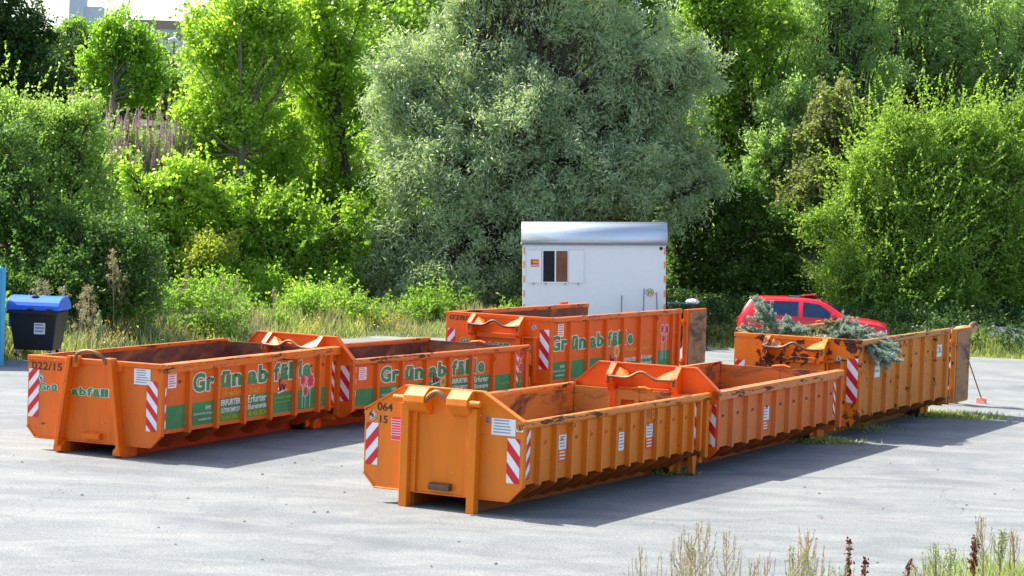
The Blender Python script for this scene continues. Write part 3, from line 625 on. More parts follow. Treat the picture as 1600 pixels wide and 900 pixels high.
for k,(p,zz) in enumerate(((2,.62),(6,.62),(8,.56))):
    x=.46*p+.06+.1+(.09 if k else .06)
    if k==1: notice(c1,'side',x,zz,.17,.26,SY,rows=5)
    else:
        patch(c1,'side',x,zz,.22,.19,M['pink'],SY,'notice_sticker',.004) if False else None
        o=notice(c1,'side',x,zz+.17,.22,.2,SY,rows=4); q=notice(c1,'side',x,zz,.22,.165,SY,'yellow','white',3) 

for o in list(c1.children):
    if o.name.startswith('notice_sticker') and o.data.materials[0]==M['yellow']: o.data.materials[0]=M['orangeprint']
# welded hooks on every panel
def eyes(r,xs,z,mat,s=.022):
    for x in xs:
        pts=[(x+s*math.cos(a),SY-.012-.0*a,z+s*math.sin(a)) for a in [math.pi*1.0-k*math.pi*.25 for k in range(6)]]
        MB().tube([(x-s,SY+.001,z-.03)]+pts,.008,6).build('net_hook',mat,r)
eyes(c1,[.46*i+.06+.24 for i in range(0,12)],.93,P1); eyes(c2,[.66*i+.02+.34 for i in range(0,9)],.88,M['steel']); eyes(c3,[.8*i+.42 for i in range(0,7)],1.38,M['steel']); eyes(c5,[.83*i+.6 for i in range(0,6)]+[5.17,5.6],1.16,M['steel'])
for r,x,z in ((c1,.46*3+.06,1.11),(c1,.46*8.5+.06,1.08),(c5,4.17,1.24),(c6,4.82,1.03),(c4,5.0,1.6)):
    mb=MB(); mb.box((x-.04,-HW-.014,z-.06),(x+.04,-HW+.01,z+.06)); mb.mi=1; mb.box((x-.014,-HW-.016,z-.03),(x+.014,-HW-.0135,z+.03)); mb.build('lashing_plate',[P1 if r is c1 else P6,M['black']],r)
# chain hanging under the amber skip
mb=MB()
for k in range(7):
    z=.40-k*.045; s=.016; mb.tube([(5.05+(s*math.cos(a) if k%2 else 0),-HW-.01+(0 if k%2 else s*math.cos(a)),z+s*1.5*math.sin(a)) for a in [j*math.pi/4 for j in range(9)]],.005,5,False)
mb.build('chain',M['steel'],c1)
mb=MB(); mb.prism([(5.72,.30),(5.76,.03),(5.84,.0),(5.88,.30)],-1.12,-1.04,'y'); mb.build('rear_foot',P1,c1)
# container 022/15
x0=HW
stripes(c5,'front',HW-.02,.50,.19,.75,0,False,3,.15); stripes(c5,'front',-HW+.27,.43,.19,.76,0,True,3,.4); stripes(c5,'side',.09,.42,.14,.75,SY,False,3,.1); stripes(c5,'side',5.46,.42,.15,.78,SY,True,3,.3)
lettering('022/15',c5,'front',HW-.07,1.24,.56,.12,M['black'],.01); hand_sign(c5,'front',.98,1.11,.05,0)
outlined('Grü',c5,1.0,.93,.32,.11,0,'front'); outlined('abfäll',c5,.40,.90,.66,.12,0,'front')
notice(c5,'front',-.72,1.13,.29,.24,0,rows=6)
notice(c5,'side',.26,1.07,.24,.24,SY,line='pink',rows=6)
def panels(ribs,L,ribw): 
    e=[-.03]+ribs+[L-.1]; return [(e[i]+ribw*.62+.10,e[i+1]-ribw*.62) for i in range(len(e)-1)]
def put(r,s,p,z,ht,gap=.035):
    a,b=p; outlined(s,r,a+gap,z,(b-a)-2*gap,ht,SY)
def band(r,p,z,ht,mat='green'): a,b=p; a-=.095; return patch(r,'side',a+.004,z,b-a-.008,ht,M[mat],SY,'green_band')
def small(r,s,p,z,ht,mat,fr=(.06,.94),off=.0,sh=0,lift=.0075): a,b=p; w_=b-a; lettering(s,r,'side',a+w_*fr[0],z,w_*(fr[1]-fr[0]),ht,M[mat],off,lift,sh,SY)
PA=panels([.83,1.66,2.50,3.34,4.17,4.98,5.36],5.77,.09)
def swe(r,p,z): small(r,'SWE',p,z+.23,.06,'whiteln',(.6,.88),.015); small(r,'Stadtwerke Erfurt Gruppe',p,z+.15,.045,'whiteln',(.05,.95)); small(r,'www.stadtwerke-erfurt.de',p,z+.07,.035,'whiteln',(.3,.9))
zb=.44
band(c5,PA[0],zb,.36); band(c5,PA[1],zb,.36); swe(c5,PA[1],zb)
band(c5,PA[2],zb+.12,.25); band(c5,PA[2],zb,.118,'lgreen'); small(c5,'ERFURTER',PA[2],zb+.25,.095,'whiteln',(.02,.98),.03); small(c5,'GÜTEKOMPOST',PA[2],zb+.135,.09,'whiteln',(.02,.98),.02); small(c5,'Telefon: 0361 /',PA[2],zb+.025,.06,'lime',(.05,.97))
band(c5,PA[3],zb+.12,.25); band(c5,PA[3],zb,.118,'lgreen'); small(c5,'Erfurter',PA[3],zb+.24,.125,'whiteln',(.02,.96),.015); small(c5,'Blumenerde',PA[3],zb+.13,.09,'whiteln',(.02,.96),.015); small(c5,'43 456 38 58',PA[3],zb+.02,.075,'lime',(.05,.97),.01)
small(c5,'Wir wachsen',PA[2],.845,.085,'yellow',(.04,.97),.01,.2); small(c5,'darauf!',PA[3],.84,.09,'yellow',(.06,.6),.01,.2)
put(c5,'Gr',PA[1],.98,.28,.0); put(c5,'ün',PA[2],1.0,.27,.0); put(c5,'ab',PA[3],1.0,.28,.0); put(c5,'fäl',PA[4],1.0,.28,.0); outlined('l',c5,PA[5][0]+.015,1.01,.08,.27,SY); outlined('e',c5,PA[5][0]+.15,1.01,.25,.28,SY)
band(c5,PA[4],zb,.34); worm(c5,PA[4][0]+.2,zb+.37,.33,SY); small(c5,'Grünabfälle werden',PA[4],zb+.24,.035,'lime',(.03,.97)); small(c5,'Kompost, natürlich!',PA[4],zb+.16,.035,'lime',(.03,.9))
band(c5,PA[5],zb,.34); flowers(c5,PA[5][0]+.06,zb+.2,1,SY,[(.10,.30,.10),(.36,.27,.125),(.2,.10,.09)]); band(c5,PA[6],zb,.34)
# middle left skip
PB=panels([.80*i+.02 for i in range(1,8)],6.15,.09); zb=.42
stripes(c6,'front',-HW+.26,.5,.19,.62,0,True,2,.3); stripes(c6,'front',HW-.03,.5,.19,.6,0,False,3,.3); stripes(c6,'side',.10,.5,.10,.62,SY,False,3,.4); stripes(c6,'side',5.70,.5,.15,.62,SY,True,3,.2); notice(c6,'side',.28,.86,.24,.22,SY,line='pink',rows=6)
for k in (0,1,2,3,6,7): band(c6,PB[k] if k<7 else PB[7],zb-.02,.30)
for k in (4,5): band(c6,PB[k],zb-.02,.33)
swe(c6,PB[1],zb-.04); put(c6,'Gr',PB[1],.79,.27,.0); put(c6,'ün',PB[2],.79,.27,.0); put(c6,'ab',PB[3],.79,.27,.0); put(c6,'fäl',PB[4],.79,.27,.0); outlined('l',c6,PB[5][0]+.0,.80,.06,.27,SY); outlined('e',c6,PB[5][0]+.14,.80,.22,.26,SY)
worm(c6,PB[3][0]+.15,zb+.26,.30,SY); flowers(c6,PB[3][0]+.3,zb+.16,1,SY,[(.2,.1,.10)],'yellow')
small(c6,'ERFURTER',PB[4],zb+.20,.09,'whiteln',(.02,.98),.03); small(c6,'GÜTEKOMPOST',PB[4],zb+.08,.09,'whiteln',(.02,.98),.02); small(c6,'Erfurter',PB[5],zb+.18,.11,'whiteln',(.02,.9),.015); small(c6,'Blumenerde',PB[5],zb+.06,.09,'whiteln',(.02,.9),.015)
small(c6,'Wir wachsen',PB[4],zb+.32,.05,'yellow',(.04,.97),.01,.2); small(c6,'darauf!',PB[5],zb+.32,.05,'yellow',(.06,.6),.01,.2)
small(c6,'Telefon: 0361/',PB[6],zb+.08,.05,'lime',(.3,.97)); small(c6,'43 456 38 58',PB[7],zb+.08,.05,'lime',(.03,.9)); flowers(c6,PB[7][0]+.08,zb+.2,1,SY,[(.08,.44,.09),(.08,.18,.09),(.26,.25,.07),(.34,.37,.06)])
# tall 028/20
PC=panels([.83*i+.03 for i in range(1,7)]+[5.85],6.25,.09); zb=.50
stripes(c4,'front',HW-.05,.86,.17,.56,0,False,2,.3); stripes(c4,'front',-HW+.27,.72,.21,.80,0,True,2.5,.3); stripes(c4,'side',.08,.75,.08,.5,SY,False,3,.3)
lettering('028/20',c4,'front',HW-.08,1.60,.68,.10,M['black'],.012); outlined('Grü',c4,.86,1.15,.32,.10,0,'front'); outlined('abfälle',c4,.32,1.08,.70,.12,0,'front'); hand_sign(c4,'front',-.82,1.55,.05,0); notice(c4,'side',.38,1.36,.26,.26,SY,line='pink',rows=5)
def access(r,ht,pm):
    f=MB(); z0,z1=.45,ht-.42
    f.box((-.10,-.92,z0),(-.001,-.86,z1)); f.box((-.10,-.60-.03,z0),(-.001,-.6,z1)) ; f.box((-.12,-.94,z1),(-.001,-.6,z1+.03)); f.box((-.10,-.86,.8),(-.06,-.63,.84)); f.build('step_frame',pm,r,.004)
access(c4,1.754,P6); access(c3,1.788,P3b)
for k in (0,1,2,6): band(c4,PC[k],zb,.36)
swe(c4,PC[0],zb); put(c4,'Gr',PC[0],1.10,.29,.0); put(c4,'ün',PC[1],1.10,.29,.0); put(c4,'ab',PC[2],1.10,.29,.0); put(c4,'fäl',PC[3],1.10,.29,.0); outlined('l',c4,PC[4][0]+.0,1.10,.06,.28,SY); outlined('e',c4,PC[4][0]+.14,1.10,.24,.27,SY)
flowers(c4,PC[3][0]+.35,.75,1,SY,[(.1,.2,.12)],'yellow'); worm(c4,PC[3][0]+.15,.72,.3,SY)
small(c4,'Wir wachsen',PC[4],.93,.09,'yellow',(.04,.97),.01,.2); small(c4,'darauf!',PC[5],.93,.09,'yellow',(.06,.6),.01,.2)
for k in (4,5): band(c4,PC[k],zb,.24)
small(c4,'ERFURTER',PC[4],.70,.09,'whiteln',(.02,.95),.03); small(c4,'GÜTEKOMPOST',PC[4],.58,.09,'whiteln',(.02,.95),.02); small(c4,'Erfurter',PC[5],.72,.10,'whiteln',(.02,.9),.015); small(c4,'Blumenerde',PC[5],.60,.09,'whiteln',(.02,.9),.015); flowers(c4,PC[6][0]+.1,zb+.34,1,SY,[(.12,.50,.10),(.36,.48,.11),(.2,.28,.09)])
# salmon skip
stripes(c2,'front',-HW+.24,.42,.2,.65,0,True,2,.1); stripes(c2,'side',.09,.5,.06,.6,SY,False,3,.2); stripes(c2,'side',5.78,.45,.12,.62,SY,True,3,.3)
o=notice(c2,'side',2.16,.66,.30,.22,SY,rows=4); notice(c2,'side',2.16,.48,.30,.165,SY,'orangeprint','white',3)
# battered container
stripes(c3,'front',-HW+.26,.66,.21,.80,0,True,2.5,.5); stripes(c3,'front',HW-.03,.8,.19,.5,0,False,2,.3); hand_sign(c3,'front',-.80,1.44,.05,0)
for k,(x,z,wd,hh) in enumerate(((.94,1.06,.40,.30),(5.02,1.24,.36,.24))):
    o=notice(c3,'side',x,z,wd,hh,SY,line='teal',rows=2); worm_=None
MB().box((1.03,SY-.012,1.2),(1.06,SY-.008,1.3))

# ------------------------------------------------------------ spruce branches
G_spr=leafmat('spruce_blue_green',(.15,.23,.17),(.46,.56,.46),.12,rough=.5); G_spr2=leafmat('spruce_dry',(.20,.22,.10),(.42,.36,.2),.12); M['twig']=plain('cut_wood',(.22,.13,.06),.8)
def spruce(name_seed,L=1.3,mat=None):
    rng=np.random.RandomState(name_seed); r=empty('spruce_branch')
    mb=MB(); P=[];A=[];T_=[]
    def needles(a,b,n,l=.028):
        t=rng.rand(n)[:,None]; p=a+(b-a)*t; d=unit(b-a); q=unit(rng.randn(n,3)); q=unit(q-(q@d)[:,None]*d*.6+d*.55); P.append(p+q*l*.8); A.append(q*l); T_.append(rng.rand(n)*.5+.5*t[:,0])
    a=np.zeros(3); b=np.array([L,0,.12*L]); mb.tube([a,b*.5+np.array([0,0,-.03]),b],[.022,.014,.005],5); needles(a+.1*(b-a),b,500)
    for i in range(22):
        t=.12+.86*i/22; s=1 if i%2 else -1; p=a+(b-a)*t; ln=(1-t)*.62*L+.14; d=unit(np.array([.75,s*(.8+.2*rng.randn()),.25*rng.randn()])); e=p+d*ln
        mb.tube([p,e],[.007,.003],4,False); needles(p,e,int(520*ln)+60)
        for j in range(int(6*ln)+1):
            u=.25+.75*rng.rand(); pp=p+(e-p)*u; dd=unit(d+np.array([.3,-s*.6*rng.rand()*(1 if j%2 else -1)*1.5,rng.randn()*.35])); ee=pp+dd*(.12+.14*rng.rand()); needles(pp,ee,120)
    mb.build('stem',M['twig'],r); P=np.concatenate(P);A=np.concatenate(A);T_=np.concatenate(T_)
    B=unit(np.cross(A,rng.randn(*A.shape)))*.0065; quads('needles',P,A*1.15,B,T_,mat or G_spr,r); return r
sp=[spruce(1,.95),spruce(2,.8),spruce(3,.85,G_spr2)]
C3M=Matrix.Translation((5.247,40.78,.006))@Matrix.Rotation(math.pi/2-.47,4,'Z')
spots=[ # local x,y,z, yaw, pitch(up), roll, kind, label
 (1.15,.85,1.74,158,2,10,0,'blue green spruce branch poking out beyond the far front corner'),
 (.9,.7,1.72,110,50,0,1,'spruce branch standing upright highest of the heap'),
 (1.15,.75,1.74,80,42,40,1,'spruce branch leaning up just right of the upright one'),
 (1.0,.2,1.76,170,8,0,1,'spruce branch lying over the front edge above the hook bar'),
 (1.3,.35,1.78,40,4,30,0,'dark blue spruce branch in the middle of the heap, left of the dry ones'),
 (1.5,-.1,1.76,-30,2,90,0,'blue spruce branch with its cut end showing above the front wall'),
 (1.6,-.2,1.76,160,3,0,2,'brown drying spruce branch in the middle of the heap'),
 (2.2,.1,1.76,190,4,60,2,'dry olive spruce branch behind the brown one'),
 (2.6,-.2,1.76,200,4,0,2,'olive branch at the right of the heap beneath the far wall'),
 (1.2,-.5,1.77,200,4,20,1,'spruce branch right of the hook behind the front wall'),
 (.55,-.85,1.86,-62,-38,0,0,'blue spruce branch hanging down over the near side wall'),
 (.9,-.9,1.86,-40,-28,30,1,'second spruce branch drooping over the near side wall, nearer the rear'),
 (2.0,-.75,1.77,150,6,0,1,'spruce branch along the inside of the near side wall'),
 (3.2,-.3,1.70,170,4,0,0,'spruce branch lowest and farthest back in the heap')]
for i,(x,y,z,ya,pi,ro,k,lab) in enumerate(spots):
    o=sp[k] if i in (0,1,6) else copy_tree(sp[k])
    if i==6:o=sp[2]
    o.matrix_world=C3M@Matrix.Translation((x,y,z))@Matrix.Rotation(R(ya),4,'Z')@Matrix.Rotation(-R(pi),4,'Y')@Matrix.Rotation(R(ro),4,'X')@Matrix.Scale(.72 if i not in(1,10,11) else .9,4)
    tag(o,lab,'branch','cut spruce branches in the battered container')
rng=np.random.RandomState(9); N=26000
P=np.stack([rng.rand(N)*3.6+.1,(rng.rand(N)*2-1)*1.08,1.30+.42*rng.rand(N)**.6],-1); P[:,2]+=.10*np.sin(P[:,0]*2.2)*np.cos(P[:,1]*2)-.14*np.maximum(P[:,0]-2.2,0)
A=unit(rng.randn(N,3))*.05; B=unit(np.cross(A,rng.randn(N,3)))*.016
o=quads('clippings',P,A,B,rng.rand(N),G_spr2); o.matrix_world=C3M; tag(o,label='bed of green clippings filling the battered container',cat='clippings',kind='stuff')

# ------------------------------------------------------------ caravan
M['cream']=plain('caravan_white',(.80,.815,.83),.45,var=.02); M['roofm']=plain('caravan_roof',(.55,.60,.65),.28,.5,.03)
M['glassd']=plain('dark_window',(.012,.014,.02),.5,var=.3,spec=.2); M['curtain']=plain('brown_curtain',(.17,.06,.03),.35,var=.35,sc=3); M['amber']=plain('amber_reflector',(.75,.28,.08),.4)
a=at(814,530,65); b_=at(1042,530,65); WX=b_.x-a.x-.09
cv=empty('site_caravan',(a.x+.045,65,0),label='white site caravan with rounded roof and open window shutters',cat='caravan')
cv.rotation_euler=(0,-(RO-.004),0)
zt,ze=3.36,2.74
def ribbed(mb,x0,x1,z0,z1,y,n):
    for i in range(n):
        xa=x0+(x1-x0)*i/n; xb=x0+(x1-x0)*(i+1)/n; g=(xb-xa)*.15
        mb.box((xa+g,y-.004,z0),(xb-g,y+.01,z1))
mb=MB(); mb.box((0,0,.62),(WX,2.3,ze)); ribbed(mb,.06,WX-.06,.66,ze-.03,0,34); mb.build('wall',M['cream'],cv)
mb=MB(); prof=[(-.06,ze),(-.065,ze+.12),(-.05,ze+.3),(.02,ze+.46),(.16,ze+.57),(.4,ze+.62),(1.9,ze+.62),(2.14,ze+.57),(2.28,ze+.46),(2.35,ze+.3),(2.36,ze)]
mb.prism(prof,-.045,WX+.045,'x'); o=mb.build('roof',M['roofm'],cv)
for p in o.data.polygons: p.use_smooth= abs(p.normal.x)<.5
MB().box((-.06,-.085,ze-.035),(WX+.06,2.38,ze-.001)).build('gutter',M['steel2'] if 'steel2' in M else M['greyline'],cv)
MB().box((-.04,-.02,.5),(WX+.04,2.32,.619)).build('chassis_frame',M['greyline'],cv,.01)
wx0,wx1,wz0,wz1=.59,1.30,1.64,2.54
f=MB(); y=-.05
for (xa,xb,za,zb_) in ((wx0-.03,wx0,wz0-.03,wz1+.03),(wx1,wx1+.03,wz0-.03,wz1+.03),((wx0+wx1)/2-.02,(wx0+wx1)/2+.02,wz0,wz1),(wx0,wx1,wz0-.04,wz0),(wx0,wx1,wz1,wz1+.03)): f.box((xa,y,za),(xb,.0,zb_))
fr=f.build('window',M['cream'],cv); MB().box((wx0,-.025,wz0),((wx0+wx1)/2-.02,-.012,wz1)).build('pane',M['glassd'],fr); MB().box(((wx0+wx1)/2+.02,-.025,wz0),(wx1,-.012,wz1)).build('curtained_pane',M['curtain'],fr)
for xa in (wx0-.48,wx1+.04): MB().box((xa,-.045,wz0-.03),(xa+.43,-.02,wz1+.02)).build('shutter',M['cream'],cv,.006)
for xa in (wx0+.06,wx1-.08,wx0-.3,wx1+.3): MB().box((xa,-.07,wz0-.08),(xa+.04,-.03,wz0-.035)).build('shutter_catch',M['greyline'],cv)
s=MB().box((wx0-.36,-.052,2.08),(wx0-.13,-.046,2.29)).build('security_sign',M['red'],cv); mb=MB(); mb.prism([(wx0-.32,2.22),(wx0-.28,2.26),(wx0-.15,2.26),(wx0-.15,2.18),(wx0-.28,2.18)],-.056,-.0525,'y'); mb.build('yellow_field',M['yellow'],s); MB().box((wx0-.34,-.056,2.11),(wx0-.15,-.0525,2.135)).build('print_lines',M['white'],s)
for xx in (.015,WX-.055):
    for zz in (.8,1.2,1.62,2.04,2.44): MB().box((xx,-.018,zz),(xx+.04,-.0085,zz+.2)).build('reflector',M['amber'],cv)
mb=MB(); mb.cyl((WX-.14,-.03,2.62),(WX-.14,-.009,2.62),.05,14); mb.build('vent',M['rubber'],cv)
mb=MB(); zs=at(1015,463,65).z-.0; xs0=at(1015,463,65).x-a.x
mb.cyl((xs0,-.03,zs),(xs0,-.010,zs),.115,24); d=mb.build('speed_plate',plain('plate_cream',(.75,.7,.4),.5),cv)
lettering('25',d,'side',xs0-.075,zs-.055,.15,.11,M['black'],.02,.002,depth=-.03)
mb=MB(); n_=24; ring=[(xs0+.113*math.cos(k*2*math.pi/n_),-.032,zs+.113*math.sin(k*2*math.pi/n_)) for k in range(n_)]+[(xs0+.1*math.cos(k*2*math.pi/n_),-.032,zs+.1*math.sin(k*2*math.pi/n_)) for k in range(n_)]; mb.add(ring,[(i,(i+1)%n_,n_+(i+1)%n_,n_+i) for i in range(n_)]); mb.build('plate_rim',M['black'],d)
for xx in (.35,WX-.35): MB().cyl((xx,.3,0.02),(xx,.3,.55),.03,8).build('support_leg',M['steel'],cv)
for yy in (-.0,2.05):
    mb=MB(); mb.cyl((WX/2,yy+.02,.3),(WX/2,yy+.22,.3),.3,24); mb.build('wheel',M['rubber'],cv)
# three poles leaning on the caravan
for (u0,v0,u1,v1,lab) in ((969,540,971.5,462,'short dark pole leaning on the caravan, left of the others'),(1003,540,1006.5,451,'longest grey pole leaning on the caravan left of the round plate'),(1029,540,1025.5,457,'grey pole leaning on the caravan right of the round plate')):
    p0=at(u0,548,64.3); p0.z=.01; p1=at(u1,v1,64.9); mb=MB(); mb.tube([p0,p1],.022,8); tag(mb.build('pole',M['greyline']),lab,'pole','poles leaning on the caravan')
# ------------------------------------------------------------ table, bag, chair
M['dgreen']=plain('dark_green_plastic',(.01,.035,.03),.35)
a=at(1044,479,63.5); b_=at(1088,479,63.5); t=empty('garden_table',((a.x+b_.x)/2,63.6,0),label='dark green plastic table with a white bag on top right of the caravan',cat='table')
zt_=1.25; hw=(b_.x-a.x)/2
MB().box((-hw,-.35,zt_-.04),(hw,.4,zt_)).build('table_top',M['dgreen'],t,.01)
for x in (-hw+.08,hw-.08):
    for y in (-.28,.32): MB().tube([(x,y,zt_-.04),(x*1.05,y,0)],[.025,.02],8).build('leg',M['dgreen'],t)
mb=MB(); rr=random.Random(4)
for i in range(6):
    c=(rr.uniform(-.1,.1),rr.uniform(-.06,.06),.04+.02*rr.random()); n1,n2=8,6; vs_=[];rd=.06+.04*rr.random()
    for j in range(n2+1):
        for k in range(n1): ph=math.pi*j/n2; th=2*math.pi*k/n1; q=rd*(1+.25*rr.uniform(-1,1)); vs_.append((c[0]+q*1.5*math.sin(ph)*math.cos(th),c[1]+q*math.sin(ph)*math.sin(th),max(.002,c[2]+q*.8*math.cos(ph))))
    mb.add(vs_,[(j*n1+k,j*n1+(k+1)%n1,(j+1)*n1+(k+1)%n1,(j+1)*n1+k) for j in range(n2) for k in range(n1)])
o=mb.build('plastic_bag',M['white'],loc=(b_.x-.12,63.5,zt_+.0)); tag(o,'crumpled white bag on the dark green table','bag')
cx=at(1084,545,62.6).x; ch=empty('garden_chair',(cx,62.6,0),R(200),label='dark green plastic garden chair between the tall orange container and the car',cat='chair')
MB().box((-.24,-.24,.42),(.24,.24,.45)).build('seat',M['dgreen'],ch,.01)
mb=MB()
for k in range(5): x=-.2+k*.09; mb.tube([(x,.24,.45),(x,.32,.95)],.014,6)
mb.tube([(-.25,.32,.95),(0,.35,.99),(.25,.32,.95)],.02,6); mb.build('backrest',M['dgreen'],ch)
for sx in (-1,1):
    for sy in (-1,1): MB().tube([(sx*.2,sy*.2,.42),(sx*.28,sy*.3,.0)],[.025,.02],6).build('leg',M['dgreen'],ch)
    MB().tube([(sx*.27,-.22,.42),(sx*.28,-.22,.65),(sx*.28,.28,.68)],.018,6).build('armrest',M['dgreen'],ch)
# ------------------------------------------------------------ car
def car():
    m,n,b=nodes('red_car_paint'); b.inputs['Base Color'].default_value=(.62,.008,.02,1); b.inputs['Roughness'].default_value=.28; b.inputs['Coat Weight'].default_value=.5; cp=m
    gl=plain('car_glass',(.008,.028,.075),.06,var=.4,spec=.7)  # blue of the mirrored sky is put into the glass colour
    rear=at(1160,540,64.2); fr=at(1401,540,63.5); Lc=4.05; yaw=math.atan2(-1.0,fr.x-rear.x+.1)*.8
    r=empty('parked_car',(rear.x-.12,64.1,.005),yaw,label='red five door hatchback parked with a tilted sunroof',cat='car')
    # stations: x, half width, sill z, belt z, roof z (None = bonnet top z), roof half width
    St=[(0.0,.70,.42,.80,.86,.66),(.06,.80,.30,.86,.92,.74),(.16,.83,.24,.91,1.16,.66),(.32,.84,.22,.92,1.37,.63),(.52,.845,.22,.92,1.415,.62),(1.1,.85,.22,.92,1.43,.61),(1.7,.85,.22,.91,1.43,.61),(2.12,.85,.22,.90,1.405,.60),(2.36,.85,.22,.895,1.32,.61),(2.80,.85,.22,.89,1.06,.66),(3.02,.848,.22,.885,.955,.72),(3.4,.84,.22,.85,.91,.70),(3.75,.81,.23,.80,.86,.66),(3.95,.74,.26,.72,.79,.60),(4.04,.66,.34,.62,.68,.5)]
    mb=MB(); ring=[]
    for (x,hw,zs,zb_,zr,rw) in St:
        half=[(0,zs),(hw*.9,zs),(hw,zs+.1),(hw+.012,(zs+zb_)/2+.05),(hw,zb_-.06),(hw-.02,zb_),(rw+.04,zr-.05),(rw-.03,zr-.012),(rw*.5,zr),(0,zr+.005)]
        ring.append([(x,-y,z) for y,z in half]+[(x,y,z) for y,z in half[-2:0:-1]])
    nn=len(ring[0]); vs_=[v for q in ring for v in q]
    fs=[(i*nn+k,i*nn+(k+1)%nn,(i+1)*nn+(k+1)%nn,(i+1)*nn+k) for i in range(len(St)-1) for k in range(nn)]+[list(range(nn)),list(range((len(St)-1)*nn,len(St)*nn))]
    mb.add(vs_,fs,True); body=mb.build('body',cp,r)
    def side(x,f,s=-1,out=.006):   # point on the glasshouse plane: f=0 belt, 1 roof edge
        for A_,B_ in zip(St,St[1:]):
            if A_[0]<=x<=B_[0]: t=(x-A_[0])/(B_[0]-A_[0]); g=[A_[i]+(B_[i]-A_[i])*t for i in range(6)]; break
        y0,z0,y1,z1=g[1]-.02,g[3],g[5]+.04,g[4]-.05; return (x,s*(y0+(y1-y0)*f+out),z0+(z1-z0)*f+out*.4)
    def win(pts,name,s=-1,mat=gl,par=body):
        a=[side(x,f,s) for x,f in pts]; b2=[side(x,f,s,-.003) for x,f in pts]; n=len(a); mb=MB(); mb.add(a+b2,[list(range(n)),list(range(n,2*n))]+[(i,(i+1)%n,n+(i+1)%n,n+i) for i in range(n)]); return mb.build(name,mat,par)
    for s in (-1,1):
        win([(.50,.12),(.88,.10),(.88,.86),(.72,.84)],'quarter_window',s); win([(.93,.10),(1.62,.08),(1.62,.9),(.93,.88)],'rear_door_window',s); win([(1.74,.08),(2.72,.10),(2.42,.66),(2.18,.86),(1.74,.9)],'front_door_window',s)
        win([(2.5,.14),(2.58,.14),(2.58,.38),(2.5,.4)],'x',s,M['rubber']).name='mirror_mount'
        mb=MB(); mb.prism([(2.50,.93),(2.62,.93),(2.64,1.04),(2.50,1.06)],s*.86,s*1.02,'y'); mb.build('side_mirror',cp,r,.02)
        for xw in (.70,3.22):
            mb=MB(); mb.cyl((xw,s*.66,.29),(xw,s*.855,.29),.29,26); tw=mb.build('wheel',M['rubber'],r); mb=MB(); mb.cyl((xw,s*.80,.29),(xw,s*.868,.29),.17,20); mb.build('rim',M['steelg'],tw)
        for x in (.93,1.68,2.72):
            mb=MB(); mb.box((x-.004,s*.853 if s>0 else -.868,.3),(x+.004,.868 if s>0 else -.853,.86)); mb.build('door_seam',M['rubber'],r)
        mb=MB(); mb.box((.1,min(s*.85,s*.872),.50),(3.95 if 0 else 3.7,max(s*.85,s*.872),.56)); mb.build('rubbing_strip',M['rubber'],r)
        mb=MB(); mb.prism([(3.93,.60),(3.99,.58),(3.985,.68),(3.90,.72)],s*.5,s*.73,'y'); mb.build('headlight',M['white'],r,.01)
        mb=MB(); mb.box((-.02,min(s*.5,s*.72),.72),(.05,max(s*.5,s*.72),.86)); mb.build('tail_light',M['red'],r,.01)
    mb=MB()   # windscreen and rear window lie 6 mm above the body
    def tp(x,f,k=.008):
        for A_,B_ in zip(St,St[1:]):
            if A_[0]<=x<=B_[0]: t=(x-A_[0])/(B_[0]-A_[0]); return (x,f*(A_[5]+(B_[5]-A_[5])*t-.05),A_[4]+(B_[4]-A_[4])*t+k)
    mb.add([tp(x,f) for x in (2.20,2.42,2.80,2.99) for f in (-1,-.5,0,.5,1)],[(i*5+k,i*5+k+1,(i+1)*5+k+1,(i+1)*5+k) for i in range(3) for k in range(4)]); mb.build('windscreen',gl,r)
    mb=MB(); mb.add([tp(x,f) for x in (.08,.18,.36) for f in (-1,0,1)],[(i*3+k,i*3+k+1,(i+1)*3+k+1,(i+1)*3+k) for i in range(2) for k in range(2)]); mb.build('rear_window',gl,r)
    mb=MB(); mb.add([(1.62,-.36,1.47),(2.05,-.36,1.535),(2.05,.36,1.535),(1.62,.36,1.47),(1.62,-.36,1.45),(2.05,-.36,1.515),(2.05,.36,1.515),(1.62,.36,1.45)],[(0,1,2,3),(4,7,6,5),(0,4,5,1),(1,5,6,2),(2,6,7,3),(3,7,4,0)]); mb.build('tilted_sunroof',cp,r)
    mb=MB(); mb.box((1.3,-.37,1.437),(2.1,.37,1.446)); mb.build('sunroof_opening',M['rubber'],r)
    MB().box((-.06,-.74,.36),(.05,.74,.52)).build('rear_bumper',M['rubber'],r,.02); MB().box((3.94,-.70,.30),(4.10,.70,.46)).build('front_bumper',M['rubber'],r,.02)
    mb=MB(); r.scale=(1.05,1.05,1.07)
M['steelg']=plain('rim_silver',(.35,.35,.36),.35,.6)
car()
# ------------------------------------------------------------ blue lidded bin and blue container edge
M['binb']=plain('bin_dark_plastic',(.022,.02,.022),.45,var=.15); M['binl']=plain('bin_blue_lid',(.04,.17,.75),.35,var=.08)
b0=at(56,560,51.5); bn=empty('wheelie_bin',(b0.x,51.6,0),R(-4),label='black four wheeled bin with domed blue lid at the left edge',cat='bin')
mb=MB(); pr=[(-.50,.26),(.50,.26),(.58,1.14),(-.58,1.14)]
mb.add([(-.44,-.36,.22),(.46,-.36,.22),(.46,.40,.22),(-.44,.40,.22),(-.55,-.5,1.12),(.60,-.5,1.12),(.60,.5,1.12),(-.55,.5,1.12)],[(0,3,2,1),(4,5,6,7),(0,1,5,4),(1,2,6,5),(2,3,7,6),(3,0,4,7)]); body=mb.build('bin_body',M['binb'],bn,.03)
mb=MB(); mb.box((-.58,-.53,1.06),(.63,-.49,1.14)); 
for k in range(9): mb.box((-.46+k*.12,-.525,.98),(-.44+k*.12,-.485,1.06))
mb.build('rim_flange',M['binb'],bn)
